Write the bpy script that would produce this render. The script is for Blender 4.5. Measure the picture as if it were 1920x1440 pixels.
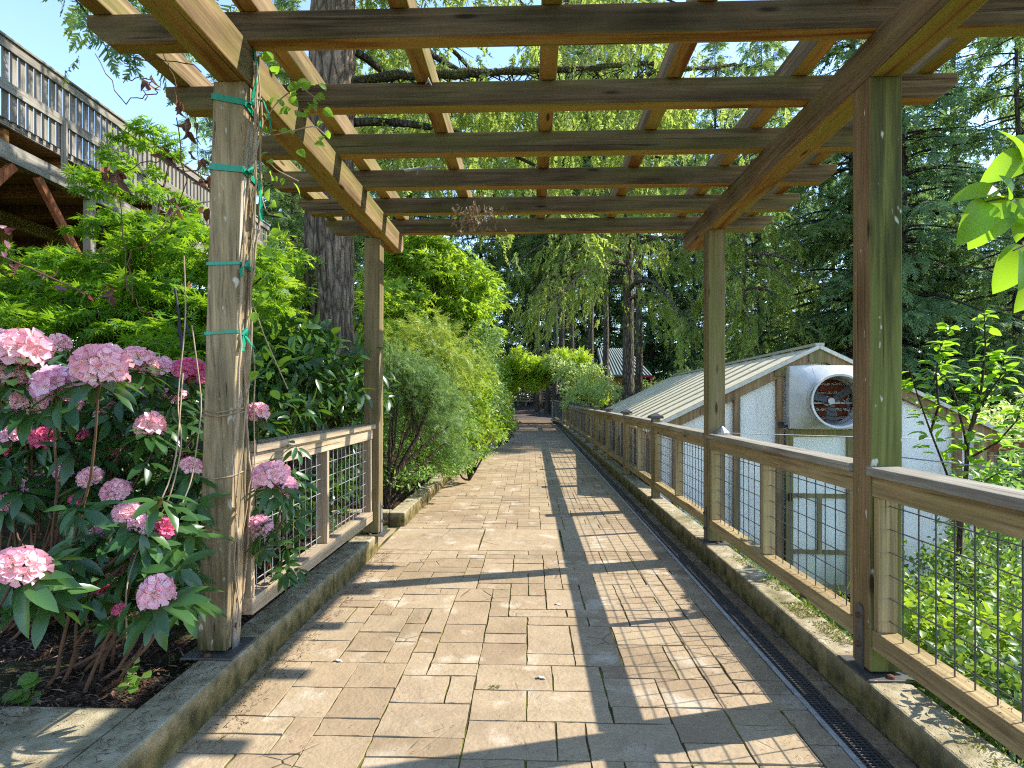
import bpy, math, random
import numpy as np
from mathutils import Vector
R_ = math.radians
C = bpy.context.scene.collection
for _o in list(bpy.data.objects): bpy.data.objects.remove(_o)

# ------------------------------------------------------------------ camera
SC = bpy.context.scene
FPX, YAW, EYE = 1073.0, R_(1.87), 1.39
cam = bpy.data.cameras.new('camera'); cam_o = bpy.data.objects.new('camera', cam); C.objects.link(cam_o)
cam.sensor_width = 36.0; cam.lens = FPX/1920*36.0
cam.shift_y = 25/1920.0
cam.clip_start = 0.05; cam.clip_end = 600
cam_o.location = (0, 0, EYE); cam_o.rotation_euler = (R_(90), 0, YAW)
SC.camera = cam_o

# ------------------------------------------------------------------ light
SUN_EL = R_(41.0); SUN_AZ = math.atan2(0.964, 0.267)      # azimuth measured from +Y towards +X
w = bpy.data.worlds.new('World'); SC.world = w; w.use_nodes = True
wn = w.node_tree; wn.nodes.clear()
sky = wn.nodes.new('ShaderNodeTexSky'); sky.sky_type = 'NISHITA'; sky.sun_disc = False
sky.sun_elevation = SUN_EL; sky.sun_rotation = SUN_AZ
sky.air_density = 1.0; sky.dust_density = 0.1; sky.altitude = 1200; sky.ozone_density = 1.3
bg = wn.nodes.new('ShaderNodeBackground'); bg.inputs[1].default_value = 0.15
wo = wn.nodes.new('ShaderNodeOutputWorld')
wn.links.new(sky.outputs[0], bg.inputs[0]); wn.links.new(bg.outputs[0], wo.inputs[0])
sl = bpy.data.lights.new('sun', 'SUN'); sl.energy = 2.8; sl.angle = R_(0.5); sl.color = (1.0, 0.95, 0.86)
so = bpy.data.objects.new('sun', sl); C.objects.link(so)
sd = Vector((0.964*math.cos(SUN_EL), 0.267*math.cos(SUN_EL), math.sin(SUN_EL)))
so.rotation_euler = (-sd).to_track_quat('-Z', 'Y').to_euler(); so.location = (20, 6, 30)
SC.view_settings.view_transform = 'Standard'; SC.view_settings.look = 'None'
SC.view_settings.exposure = 1.88; SC.view_settings.gamma = 1.0
try:
    SC.cycles.max_bounces = 8; SC.cycles.diffuse_bounces = 5; SC.cycles.transmission_bounces = 6
    SC.cycles.use_denoising = False; SC.cycles.filter_width = 1.15; SC.cycles.sample_clamp_indirect = 4.0; SC.cycles.caustics_reflective = False; SC.cycles.caustics_refractive = False
except Exception: pass

# ------------------------------------------------------------------ helpers
_c, _s = math.cos(YAW), math.sin(YAW)
def at(px, py, d):
    """point seen at photograph pixel px,py at forward distance d"""
    a = (px-960)/FPX; b = (745-py)/FPX
    return Vector(((_c*a-_s)*d, (_s*a+_c)*d, EYE+b*d))
def gat(px, d, z):
    p = at(px, 745, d); return Vector((p.x, p.y, z))

def tag(o, label=None, cat=None, group=None, kind=None):
    if label: o['label'] = label
    if cat: o['category'] = cat
    if group: o['group'] = group
    if kind: o['kind'] = kind
    return o
def empty(name, loc, label, cat, group=None):
    o = bpy.data.objects.new(name, None); C.objects.link(o); o.location = loc
    o.empty_display_size = 0.2
    return tag(o, label, cat, group)
def copy_tree(o, parent=None):
    c = o.copy(); C.objects.link(c)
    if parent: c.parent = parent
    for ch in list(o.children): copy_tree(ch, c)
    return c

def link_mesh(name, me, mat, parent, origin, smooth=False, bevel=0):
    if mat: me.materials.append(mat)
    o = bpy.data.objects.new(name, me); C.objects.link(o)
    if parent: o.parent = parent
    else: o.location = origin
    if smooth: me.polygons.foreach_set('use_smooth', np.ones(len(me.polygons), dtype=bool))
    if bevel:
        b = o.modifiers.new('bevel', 'BEVEL'); b.width = bevel; b.segments = 2; b.limit_method = 'ANGLE'; b.harden_normals = False
    return o
def rootorg(parent, origin):
    p = parent; tot = Vector((0,0,0))
    if p is None: return Vector(origin)
    while p is not None:
        tot += Vector(p.location); p = p.parent
    return tot

class MB:
    def __init__(s): s.v = []; s.f = []
    def add(s, vs, fs):
        n = len(s.v); s.v += [tuple(q) for q in vs]; s.f += [tuple(i+n for i in f) for f in fs]; return s
    def box(s, x0, x1, y0, y1, z0, z1):
        return s.add([(x0,y0,z0),(x1,y0,z0),(x1,y1,z0),(x0,y1,z0),(x0,y0,z1),(x1,y0,z1),(x1,y1,z1),(x0,y1,z1)],
            [(0,3,2,1),(4,5,6,7),(0,1,5,4),(1,2,6,5),(2,3,7,6),(3,0,4,7)])
    def beam(s, a, b, wd, ht, up=(0,0,1)):
        a = Vector(a); b = Vector(b); d = (b-a).normalized(); up = Vector(up)
        sx = d.cross(up)
        if sx.length < 1e-4: sx = d.cross(Vector((0,1,0)))
        sx.normalize(); uz = sx.cross(d).normalized()
        vs = []
        for p in (a, b):
            for i, j in ((-1,-1),(1,-1),(1,1),(-1,1)):
                vs.append(p + sx*(i*wd/2) + uz*(j*ht/2))
        return s.add(vs, [(0,3,2,1),(4,5,6,7),(0,1,5,4),(1,2,6,5),(2,3,7,6),(3,0,4,7)])
    def prism(s, pts, h):
        """pts: ordered outline (3D), h: extrusion vector"""
        n = len(pts); h = Vector(h)
        vs = [Vector(p) for p in pts] + [Vector(p)+h for p in pts]
        fs = [tuple(range(n))[::-1], tuple(range(n, 2*n))] + [(i, (i+1)%n, n+(i+1)%n, n+i) for i in range(n)]
        return s.add(vs, fs)
    def cyl(s, a, b, r0, r1=None, n=12, caps=True):
        if r1 is None: r1 = r0
        a = Vector(a); b = Vector(b); d = (b-a).normalized()
        u = d.cross(Vector((0,0,1)))
        if u.length < 1e-3: u = d.cross(Vector((1,0,0)))
        u.normalize(); v = d.cross(u)
        vs = []
        for p, r in ((a, r0), (b, r1)):
            for i in range(n):
                t = 2*math.pi*i/n; vs.append(p + u*(r*math.cos(t)) + v*(r*math.sin(t)))
        fs = [(i, (i+1)%n, n+(i+1)%n, n+i) for i in range(n)]
        if caps: fs += [tuple(range(n))[::-1], tuple(range(n, 2*n))]
        return s.add(vs, fs)
    def tube(s, pts, rad, n=6):
        V, Q = tube_np(pts, rad, n); return s.add(V.tolist(), Q.tolist())
    def build(s, name, mat, parent=None, origin=(0,0,0), smooth=False, bevel=0):
        og = rootorg(parent, origin); me = bpy.data.meshes.new(name)
        me.from_pydata([(x-og.x, y-og.y, z-og.z) for x, y, z in s.v], [], s.f); me.update()
        return link_mesh(name, me, mat, parent, origin, smooth, bevel)

def tube_np(pts, rad, n=6):
    P = np.array([list(p) for p in pts], float); m = len(P)
    if np.isscalar(rad): rad = np.full(m, rad)
    rad = np.array(rad, float)
    T = np.gradient(P, axis=0); T /= np.linalg.norm(T, axis=1)[:, None]+1e-9
    ref = np.array([0,0,1.0]) if abs(T[:,2]).mean() < 0.8 else np.array([1.0,0,0])
    U = np.cross(T, ref); U /= np.linalg.norm(U, axis=1)[:, None]+1e-9
    W = np.cross(T, U)
    a = np.linspace(0, 2*np.pi, n, endpoint=False)
    V = P[:,None,:] + rad[:,None,None]*(np.cos(a)[None,:,None]*U[:,None,:] + np.sin(a)[None,:,None]*W[:,None,:])
    V = V.reshape(-1,3)
    Q = []
    i = np.arange(m-1)[:,None]*n; j = np.arange(n)[None,:]; k = (np.arange(n)+1)%n
    Q = np.stack([i+j, i+k[None,:], i+n+k[None,:], i+n+j], axis=-1).reshape(-1,4)
    return V, Q

class QM:
    """accumulates numpy quad geometry with per-vertex rnd / tip attributes"""
    def __init__(s): s.V=[]; s.Q=[]; s.r=[]; s.t=[]; s.n=0
    def put(s, V, Q, r=0.5, t=0.0):
        V = np.asarray(V, float); k = len(V)
        s.V.append(V); s.Q.append(np.asarray(Q)+s.n); s.n += k
        s.r.append(np.broadcast_to(np.asarray(r, float), (k,))); s.t.append(np.broadcast_to(np.asarray(t, float), (k,)))
        return s
    def tube(s, pts, rad, n=5, r=0.5): V, Q = tube_np(pts, rad, n); return s.put(V, Q, r)
    def leaves(s, tm, P, D, N, S, rng, W=None, rlo=0.0, rhi=1.0):
        P = np.asarray(P, float); n = len(P)
        if n == 0: return s
        D = nrm(D); N = np.asarray(N, float); Y = nrm(np.cross(N, D)); Z = np.cross(D, Y)
        S = np.broadcast_to(np.asarray(S, float), (n,)); W = S if W is None else np.broadcast_to(np.asarray(W, float), (n,))
        tv, tq, tt = tm
        V = P[:,None,:] + S[:,None,None]*tv[None,:,0,None]*D[:,None,:] + W[:,None,None]*tv[None,:,1,None]*Y[:,None,:] + S[:,None,None]*tv[None,:,2,None]*Z[:,None,:]
        k = len(tv); Q = (tq[None] + (np.arange(n)*k)[:,None,None]).reshape(-1,4)
        r = np.repeat(rng.uniform(rlo, rhi, n), k); t = np.tile(tt, n)
        return s.put(V.reshape(-1,3), Q, r, t)
    def build(s, name, mat, parent=None, origin=(0,0,0), smooth=False):
        og = np.array(rootorg(parent, origin))
        V = np.concatenate(s.V) - og; Q = np.concatenate(s.Q)
        me = bpy.data.meshes.new(name); me.vertices.add(len(V)); me.vertices.foreach_set('co', V.astype(np.float32).ravel())
        me.loops.add(Q.size); me.loops.foreach_set('vertex_index', Q.astype(np.int32).ravel())
        me.polygons.add(len(Q)); me.polygons.foreach_set('loop_start', (np.arange(len(Q))*4).astype(np.int32))
        me.update(calc_edges=True)
        for nm, arr in (('rnd', s.r), ('tip', s.t)):
            at_ = me.attributes.new(nm, 'FLOAT', 'POINT'); at_.data.foreach_set('value', np.concatenate(arr).astype(np.float32))
        return link_mesh(name, me, mat, parent, origin, smooth)
def nrm(a):
    a = np.asarray(a, float); return a/(np.linalg.norm(a, axis=-1, keepdims=True)+1e-9)
def sph(rng, n):
    return nrm(rng.normal(size=(n,3)))

# ---- leaf templates: x length, y width, z normal
def T_lance(wd=0.36, curl=0.18, fold=0.25, k=4, base=0.0):
    xs = np.linspace(0, 1, k+1); V=[]; Q=[]; T=[]
    for x in xs:
        h = wd*0.5*(max(0.0, math.sin(math.pi*min(1, x**0.85)))**0.7) if 0 < x < 1 else 0.004
        z = -curl*x*x
        V += [(x,-h,z+fold*h),(x,0,z),(x,h,z+fold*h)]; T += [x]*3
    for i in range(k):
        a = 3*i; Q += [(a,a+3,a+4,a+1),(a+1,a+4,a+5,a+2)]
    return np.array(V), np.array(Q), np.array(T)
def T_simple(wd=0.5, curl=0.15):
    V = np.array([(0,0,0),(0.45,-wd/2,0.03),(0.5,0,-0.03-curl*0.2),(0.45,wd/2,0.03),(1,0,-curl)])
    return V, np.array([(0,1,4,2),(0,2,4,3)]), np.array([0,.4,.5,.4,1.0])
def T_palm(nl=5, thin=0.13):
    V=[(0,0,0)]; Q=[]; T=[0.0]
    for i in range(nl):
        a = R_(-105+210*i/(nl-1)); L = 1.0-0.42*abs(i-(nl-1)/2)/((nl-1)/2)
        ca, sa = math.cos(a), math.sin(a); n = len(V)
        V += [(0.42*L*ca+thin*sa, 0.42*L*sa-thin*ca, 0.02),(L*ca, L*sa, -0.14*L),(0.42*L*ca-thin*sa, 0.42*L*sa+thin*ca, 0.02)]
        T += [.5,1,.5]; Q.append((0,n,n+1,n+2))
    return np.array(V), np.array(Q), np.array(T)
def T_spray(np_=7, sl=0.34, wd=0.05, droop=0.25, ax=0.02, flat=1.0, seed=1):
    rg = random.Random(seed); V=[]; Q=[]; T=[]
    def strip(p, q, w_, t0, t1, side):
        n = len(V); V.extend([(p[0]-side[0]*w_,p[1]-side[1]*w_,p[2]),(p[0]+side[0]*w_,p[1]+side[1]*w_,p[2]),(q[0]+side[0]*w_*.45,q[1]+side[1]*w_*.45,q[2]),(q[0]-side[0]*w_*.45,q[1]-side[1]*w_*.45,q[2])])
        T.extend([t0,t0,t1,t1]); Q.append((n,n+1,n+2,n+3))
    strip((0,0,0),(0.55,0,-droop*.25),ax,0,0.2,(0,1)); strip((0.55,0,-droop*.25),(1,0,-droop),wd*0.8,.3,1,(0,1))
    for i in range(np_):
        x = 0.1+0.82*i/np_
        for sgn in (-1,1):
            xx = x+rg.uniform(-.03,.03); L = sl*(1.15-xx)*rg.uniform(.8,1.2); an = R_(rg.uniform(42,62))
            p = (xx, 0, -droop*xx*xx); q = (xx+L*math.cos(an), sgn*L*math.sin(an), -droop*xx*xx-L*rg.uniform(.1,.45)+ (0 if flat else rg.uniform(-.1,.2)))
            strip(p, q, wd*rg.uniform(.7,1.1), 0.1+.3*xx, 0.65+.35*xx, (-math.sin(an)*sgn, math.cos(an)))
    return np.array(V), np.array(Q), np.array(T)
def T_blade():
    V = np.array([(0,-.012,0),(0,.012,0),(.5,.014,.0),(.5,-.014,.0),(1,.002,-.18),(1,-.002,-.18)])
    return V, np.array([(0,1,2,3),(3,2,4,5)]), np.array([0,0,.5,.5,1,1.])
def T_floret():
    V=[]; Q=[]; T=[]
    for i in range(5):
        a = R_(72*i); b = R_(72*i-34); c = R_(72*i+34); ma = R_(72*i)
        n = len(V)
        V += [(0,0,0),(0.30*math.cos(b)*1.0,0.30*math.sin(b),0.34),(0.52*math.cos(b+.08),0.52*math.sin(b+.08),0.50),(0.30*math.cos(ma),0.30*math.sin(ma),0.28),
              (0.66*math.cos(ma),0.66*math.sin(ma),0.46),(0.30*math.cos(c),0.30*math.sin(c),0.34),(0.52*math.cos(c-.08),0.52*math.sin(c-.08),0.50)]
        T += [0,.5,1,.45,.9,.5,1]
        Q += [(n,n+1,n+3,n+3),(n+1,n+2,n+4,n+3),(n,n+3,n+5,n+5),(n+3,n+4,n+6,n+5)]
    # make degenerate quads proper: duplicate vertex slightly offset
    V = [list(v) for v in V]; Q2=[]
    for q in Q:
        if q[2] == q[3]:
            V.append([V[q[0]][0]+.01, V[q[0]][1]+.01, 0.0]); T.append(0); Q2.append((q[0],q[1],q[2],len(V)-1))
        else: Q2.append(q)
    # axis along x: remap so that z(funnel) becomes x
    V = np.array(V); V = np.stack([V[:,2], V[:,0], V[:,1]], axis=1)
    return V, np.array(Q2), np.array(T)
TL_RHODO = T_lance(0.34, 0.22, 0.3, 5); TL_OV = T_lance(0.55, 0.3, 0.35, 4); TL_S = T_simple(0.5); TL_N = T_simple(0.34, .2)
TL_PALM = T_palm(5); TL_PALM7 = T_palm(7, 0.085); TL_SPR = T_spray(7); TL_SPR2 = T_spray(9, .30, .042, .35, seed=5); TL_FEA = T_spray(6, .42, .028, .3, .012, flat=0, seed=9)
TL_HANG = T_spray(8, .24, .050, .10, .016, flat=0, seed=3); TL_BL = T_blade(); TL_FLO = T_floret()

# ------------------------------------------------------------------ materials
class M:
    def __init__(s, name):
        s.m = bpy.data.materials.new(name); s.m.use_nodes = True; s.t = s.m.node_tree; s.t.nodes.clear()
        s.out = s.n('ShaderNodeOutputMaterial'); s._tc = None
    def n(s, typ, **kw):
        x = s.t.nodes.new(typ)
        for k, v in kw.items(): setattr(x, k, v)
        return x
    def l(s, a, b): s.t.links.new(a, b); return s
    def put(s, sock, val):
        if isinstance(val, bpy.types.NodeSocket): s.t.links.new(val, sock)
        elif isinstance(val, (tuple, list)) and len(val) == 3 and sock.type == 'RGBA': sock.default_value = (*val, 1)
        else: sock.default_value = val
    def tc(s, kind='Object'):
        if not s._tc: s._tc = s.n('ShaderNodeTexCoord')
        return s._tc.outputs[kind]
    def map(s, scale, vec=None, loc=(0,0,0)):
        x = s.n('ShaderNodeMapping'); s.put(x.inputs['Vector'], vec or s.tc()); x.inputs['Scale'].default_value = scale; x.inputs['Location'].default_value = loc
        return x.outputs[0]
    def noise(s, scale, detail=4, vec=None, rough=.55, dist=0.0):
        x = s.n('ShaderNodeTexNoise'); x.inputs['Scale'].default_value = scale; x.inputs['Detail'].default_value = detail
        x.inputs['Roughness'].default_value = rough; x.inputs['Distortion'].default_value = dist; s.put(x.inputs['Vector'], vec or s.tc()); return x.outputs['Fac']
    def vor(s, scale, vec=None, feat='F1', out='Distance'):
        x = s.n('ShaderNodeTexVoronoi', feature=feat); x.inputs['Scale'].default_value = scale; s.put(x.inputs['Vector'], vec or s.tc()); return x.outputs[out]
    def ramp(s, fac, stops):
        x = s.n('ShaderNodeValToRGB'); s.put(x.inputs[0], fac); e = x.color_ramp.elements
        while len(e) < len(stops): e.new(0.5)
        for el, (p, c) in zip(e, stops): el.position = p; el.color = (*c, 1) if len(c) == 3 else c
        return x.outputs[0]
    def rng(s, fac, a, b, lo=0.0, hi=1.0):
        x = s.n('ShaderNodeMapRange'); s.put(x.inputs[0], fac); x.inputs[1].default_value=a; x.inputs[2].default_value=b; x.inputs[3].default_value=lo; x.inputs[4].default_value=hi; return x.outputs[0]
    def mix(s, f, a, b, bt='MIX'):
        x = s.n('ShaderNodeMix', data_type='RGBA', blend_type=bt); s.put(x.inputs[0], f); s.put(x.inputs[6], a); s.put(x.inputs[7], b); return x.outputs[2]
    def math(s, op, a, b=0.0):
        x = s.n('ShaderNodeMath', operation=op); s.put(x.inputs[0], a); s.put(x.inputs[1], b); return x.outputs[0]
    def attr(s, name):
        x = s.n('ShaderNodeAttribute'); x.attribute_name = name; return x.outputs['Fac']
    def sep(s, vec):
        x = s.n('ShaderNodeSeparateXYZ'); s.put(x.inputs[0], vec); return x.outputs
    def bump(s, h, st=.4, d=.01):
        x = s.n('ShaderNodeBump'); s.put(x.inputs['Height'], h); x.inputs['Strength'].default_value = st; x.inputs['Distance'].default_value = d; return x.outputs[0]
    def pr(s, col, rough=.7, spec=.3, normal=None, metal=0.0):
        x = s.n('ShaderNodeBsdfPrincipled'); s.put(x.inputs['Base Color'], col); s.put(x.inputs['Roughness'], rough); x.inputs['Specular IOR Level'].default_value = spec
        x.inputs['Metallic'].default_value = metal
        if normal is not None: s.put(x.inputs['Normal'], normal)
        return x.outputs[0]
    def done(s, sh): s.put(s.out.inputs[0], sh); return s.m

def wood(name, axis, light, mid, dark, algae=0.3, algc=(.16,.17,.03), green_side=None, orange=0.0, white=0.0, low=0.0):
    m = M(name)
    sc = {'x':(1.3,26,26),'y':(26,1.3,26),'z':(26,26,1.3)}[axis]
    sc2 = {'x':(.55,7,7),'y':(7,.55,7),'z':(7,7,.55)}[axis]
    g = m.noise(1.0, 8, m.map(tuple(v*1.5 if v>5 else v for v in sc)), .72, .5); g2 = m.noise(1.0, 4, m.map(sc2), .6, 1.2); b = m.noise(2.1, 4)
    col = m.ramp(g, [(.36, dark), (.50, mid), (.64, light)])
    col = m.mix(m.rng(g2, .44, .62, 0, .65), col, dark)
    col = m.mix(m.rng(b, .35, .7, 0, .45), col, light)
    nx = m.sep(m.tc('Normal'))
    if orange:  # downward faces: algae stain plus warm bounce light painted into the colour
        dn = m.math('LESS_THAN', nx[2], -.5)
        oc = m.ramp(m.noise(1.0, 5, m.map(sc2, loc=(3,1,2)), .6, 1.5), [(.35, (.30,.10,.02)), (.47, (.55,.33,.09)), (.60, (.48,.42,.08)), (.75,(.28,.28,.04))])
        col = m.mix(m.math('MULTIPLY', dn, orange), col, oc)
    al = m.rng(m.noise(1.0, 5, m.map({'x':(.9,5,5),'y':(5,.9,5),'z':(5,5,.9)}[axis], loc=(7,3,1))), .48, .66, 0, 1)
    col = m.mix(m.math('MULTIPLY', al, algae), col, algc)
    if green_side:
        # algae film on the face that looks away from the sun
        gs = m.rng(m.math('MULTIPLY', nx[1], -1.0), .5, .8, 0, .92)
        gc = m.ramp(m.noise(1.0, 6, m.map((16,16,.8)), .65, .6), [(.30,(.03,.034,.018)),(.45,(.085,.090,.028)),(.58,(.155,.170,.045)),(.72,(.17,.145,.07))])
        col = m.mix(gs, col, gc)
    if white:
        sp = m.rng(m.noise(1.0, 2, m.map((30,30,11), loc=(2,5,3))), .70-.02*white, .73, 0, 1)
        col = m.mix(m.math('MULTIPLY', sp, .7), col, (.62,.58,.48))
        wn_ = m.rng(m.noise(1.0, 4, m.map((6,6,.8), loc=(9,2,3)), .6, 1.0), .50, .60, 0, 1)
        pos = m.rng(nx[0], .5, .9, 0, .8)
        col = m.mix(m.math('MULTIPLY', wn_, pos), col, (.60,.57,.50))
    if low:
        z = m.sep(m.tc())[2]
        lowf = m.math('MULTIPLY', m.rng(z, .17, .33, 1, 0), m.rng(m.noise(1.0, 4, m.map((30,30,5))), .4, .55, .2, 1))
        col = m.mix(lowf, col, (.045,.045,.012))
    kn = m.vor(1.0, m.map({'x':(1.6,7,7),'y':(7,1.6,7),'z':(7,7,1.6)}[axis], loc=(1.3,.4,.7)))
    col = m.mix(m.rng(kn, .05, .11, .85, 0), col, (.03,.018,.01))
    ckn = m.noise(1.0, 3, m.map({'x':(.8,60,60),'y':(60,.8,60),'z':(60,60,.8)}[axis], loc=(5,5,5)), .6, .3)
    ck = m.rng(ckn, .64, .70, 0, .75)
    col = m.mix(ck, col, (.022,.015,.010))
    bmp = m.bump(m.math('SUBTRACT', m.math('ADD', g, m.math('MULTIPLY', g2, .6)), ck), .5, .006)
    return m.done(m.pr(col, .88, .07, bmp))
def leafmat(name, c0, c1, tipc=None, tr=.4, trc=None, rough=.45, spec=.4, tippow=1.0, under=None, top=0.8):
    m = M(name); r = m.attr('rnd'); col = m.mix(r, c0, c1)
    col = m.mix(m.rng(m.noise(2.2, 3), .35, .65, 0, .5), col, tuple(x*.55 for x in c0))
    if tipc: col = m.mix(m.rng(m.attr('tip'), top, 1.0, 0, tippow), col, tipc)
    t = trc or tuple(min(1, x*2.6) for x in c1)
    p = m.pr(col, rough, spec)
    tb = m.n('ShaderNodeBsdfTranslucent'); m.put(tb.inputs[0], m.mix(.65, col, t))
    mx = m.n('ShaderNodeMixShader'); mx.inputs[0].default_value = tr; m.l(p, mx.inputs[1]); m.l(tb.outputs[0], mx.inputs[2])
    return m.done(mx.outputs[0])
def plain(name, col, rough=.6, spec=.3, metal=0.0, nscale=18, var=.35, bump=.1):
    m = M(name); n = m.noise(nscale, 5)
    c = m.mix(m.rng(n, .3, .7), col, tuple(x*(1-var) for x in col))
    return m.done(m.pr(c, rough, spec, m.bump(n, bump, .004), metal))

BRN = dict(light=(.26,.17,.075), mid=(.145,.092,.038), dark=(.042,.027,.013))
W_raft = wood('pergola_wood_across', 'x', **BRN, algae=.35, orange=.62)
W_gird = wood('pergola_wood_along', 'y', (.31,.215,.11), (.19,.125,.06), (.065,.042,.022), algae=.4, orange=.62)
W_post = wood('pergola_post_wood', 'z', (.30,.20,.10), (.20,.125,.06), (.09,.055,.025), algae=.5, green_side=True, white=.6)
W_postf = wood('far_post_wood', 'z', (.27,.21,.11), (.19,.14,.07), (.08,.06,.03), algae=.55, algc=(.14,.15,.04))
W_postl = wood('weathered_post_wood', 'z', (.42,.32,.18), (.28,.205,.115), (.085,.065,.04), algae=.55, algc=(.085,.085,.05), white=1.8, low=1)
W_fy = wood('fence_wood_along', 'y', (.44,.33,.16), (.31,.22,.105), (.15,.10,.05), algae=.25, algc=(.25,.22,.07))
W_fz = wood('fence_wood_upright', 'z', (.44,.33,.16), (.31,.22,.105), (.15,.10,.05), algae=.25, algc=(.25,.22,.07))
W_fcap = wood('fence_cap_wood', 'y', (.36,.33,.27), (.25,.22,.17), (.12,.10,.075), algae=.25, algc=(.20,.19,.08))
W_gy = wood('grey_fence_wood_along', 'y', (.45,.35,.24), (.34,.255,.17), (.18,.13,.085), algae=.2)
W_gz = wood('grey_fence_wood_upright', 'z', (.44,.33,.22), (.33,.24,.15), (.18,.13,.085), algae=.12)
W_dk = wood('deck_grey_wood', 'z', (.33,.30,.26), (.24,.215,.18), (.12,.105,.085), algae=.1)
W_dky = wood('deck_grey_wood_along', 'y', (.33,.30,.26), (.24,.215,.18), (.12,.105,.085), algae=.15)
W_dkm = wood('deck_mossy_beam', 'y', (.25,.2,.09), (.16,.12,.05), (.07,.05,.02), algae=.9, algc=(.26,.26,.03))
W_red = wood('deck_red_brace', 'z', (.34,.13,.06), (.24,.085,.04), (.12,.04,.02), algae=.05)
W_jo = wood('deck_joist_wood', 'x', (.36,.19,.07), (.22,.11,.04), (.08,.04,.015), algae=.3)
W_gh = wood('greenhouse_timber', 'z', (.40,.27,.15), (.27,.17,.09), (.13,.08,.04), algae=.3, algc=(.24,.23,.07))
W_gho = wood('greenhouse_door_timber', 'z', (.30,.25,.12), (.20,.165,.075), (.10,.08,.035), algae=.45, algc=(.19,.19,.05))
STEEL = plain('galvanised_steel', (.33,.34,.35), .42, .5, .75, 30, .3)
STEELD = plain('dark_steel', (.13,.12,.11), .5, .4, .5, 30, .3)
WIRE = plain('fence_wire', (.10,.10,.10), .5, .5, .5, 60, .3)
WIREL = plain('fence_wire_bright', (.52,.52,.50), .4, .5, .6, 60, .3)
RUST = plain('rusty_bolt', (.16,.07,.035), .75, .2, .2, 90, .5, .4)
CAPM = plain('post_cap_metal', (.07,.07,.072), .5, .4, .4, 12, .4)
BLACK = plain('black_iron', (.02,.02,.024), .45, .4, .3)
GREENT = plain('green_tie_tape', (.004,.28,.16), .38, .5, 0, 40, .3)
WHITEP = plain('white_plastic', (.60,.59,.54), .35, .45, 0, 7, .22, .1)
REDL = plain('rust_red_louvre', (.38,.085,.03), .6, .3)
REDP = plain('red_paint', (.45,.02,.03), .5, .4)

def m_paver():
    m = M('stamped_paver'); r = m.attr('rnd'); n = m.noise(9, 6); n2 = m.noise(1.3, 4); n3 = m.noise(60, 4)
    c = m.ramp(r, [(0,(.28,.20,.12)),(.35,(.365,.27,.165)),(.7,(.41,.315,.20)),(1,(.32,.225,.135))])
    c = m.mix(m.rng(n, .35,.7,0,.40), c, (.235,.17,.105))
    c = m.mix(m.rng(n2,.42,.68,0,.45), c, (.47,.36,.215))
    c = m.mix(m.rng(m.noise(3.3, 3, m.map((1,1,1), loc=(4,2,0))), .58,.70,0,.7), c, (.60,.51,.38))
    c = m.mix(m.rng(n3, .3,.7,0,.35), c, (.17,.12,.08))
    # hairline stamped cracks
    vv = m.vor(3.2, m.map((1,1.4,1), loc=(2.2,.7,0)), 'DISTANCE_TO_EDGE')
    ck = m.math('MULTIPLY', m.rng(vv, .0,.022,1,0), m.rng(m.noise(1.7,3), .56,.66,0,1))
    c = m.mix(m.math('MULTIPLY', ck, .35), c, (.08,.06,.04))
    c = m.mix(m.rng(m.noise(.9, 6, None, .7, .8), .52,.66,0,.5), c, (.19,.145,.085))
    # the outer strip beside the drain carries dark litter stain
    xx = m.sep(m.tc())[0]
    st = m.math('MULTIPLY', m.rng(xx, 1.02, 1.30, 0, 1), m.rng(m.noise(5,5), .38,.6,.15,1))
    c = m.mix(m.math('MULTIPLY', st, .55), c, (.11,.085,.06))
    # paving goes darker brown with distance: tree shade painted into its colour
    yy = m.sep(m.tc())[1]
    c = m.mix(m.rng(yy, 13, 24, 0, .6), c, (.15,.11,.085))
    h = m.math('ADD', m.math('MULTIPLY', m.math('ADD', n, m.noise(4.5,5,None,.7,1.2)), 1.1), m.math('ADD', m.math('MULTIPLY', n3, .35), m.math('MULTIPLY', ck, -1.0)))
    return m.done(m.pr(c, .92, .06, m.bump(h, .8, .010)))
def m_joint():
    m = M('mossy_joint'); c = m.ramp(m.noise(3.0,5), [(.35,(.045,.036,.02)),(.48,(.075,.065,.028)),(.57,(.13,.13,.03)),(.72,(.22,.22,.04))])
    return m.done(m.pr(c, .95, .1, m.bump(m.noise(80,4), .8, .01)))
def m_concrete(side_moss=1.0):
    m = M('mossy_concrete'); n = m.noise(12, 7); n2 = m.noise(2.2, 5); gr = m.vor(140)
    c = m.ramp(n, [(.3,(.21,.17,.10)),(.55,(.35,.295,.185)),(.75,(.48,.42,.29))])
    nz = m.sep(m.tc('Normal'))[2]; z = m.sep(m.tc())[2]
    side = m.math('LESS_THAN', nz, .5)
    mo = m.math('MULTIPLY', side, m.rng(m.math('ADD', z, m.math('MULTIPLY', n2, .16)), .15, .29, 1, .25))
    mc = m.ramp(n, [(.35,(.035,.03,.008)),(.5,(.10,.078,.02)),(.7,(.22,.15,.05))])
    c = m.mix(m.math('MULTIPLY', mo, .9*side_moss), c, mc)
    tm = m.math('MULTIPLY', m.math('GREATER_THAN', nz, .5), m.rng(n2, .55,.68,0,1))
    c = m.mix(m.math('MULTIPLY', tm, .75), c, (.13,.115,.045))
    c = m.mix(m.rng(gr, .0,.35,.35,0), c, (.5,.45,.32))
    return m.done(m.pr(c, .92, .06, m.bump(m.math('ADD', n, m.math('MULTIPLY', gr, .6)), .6, .006)))
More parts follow.
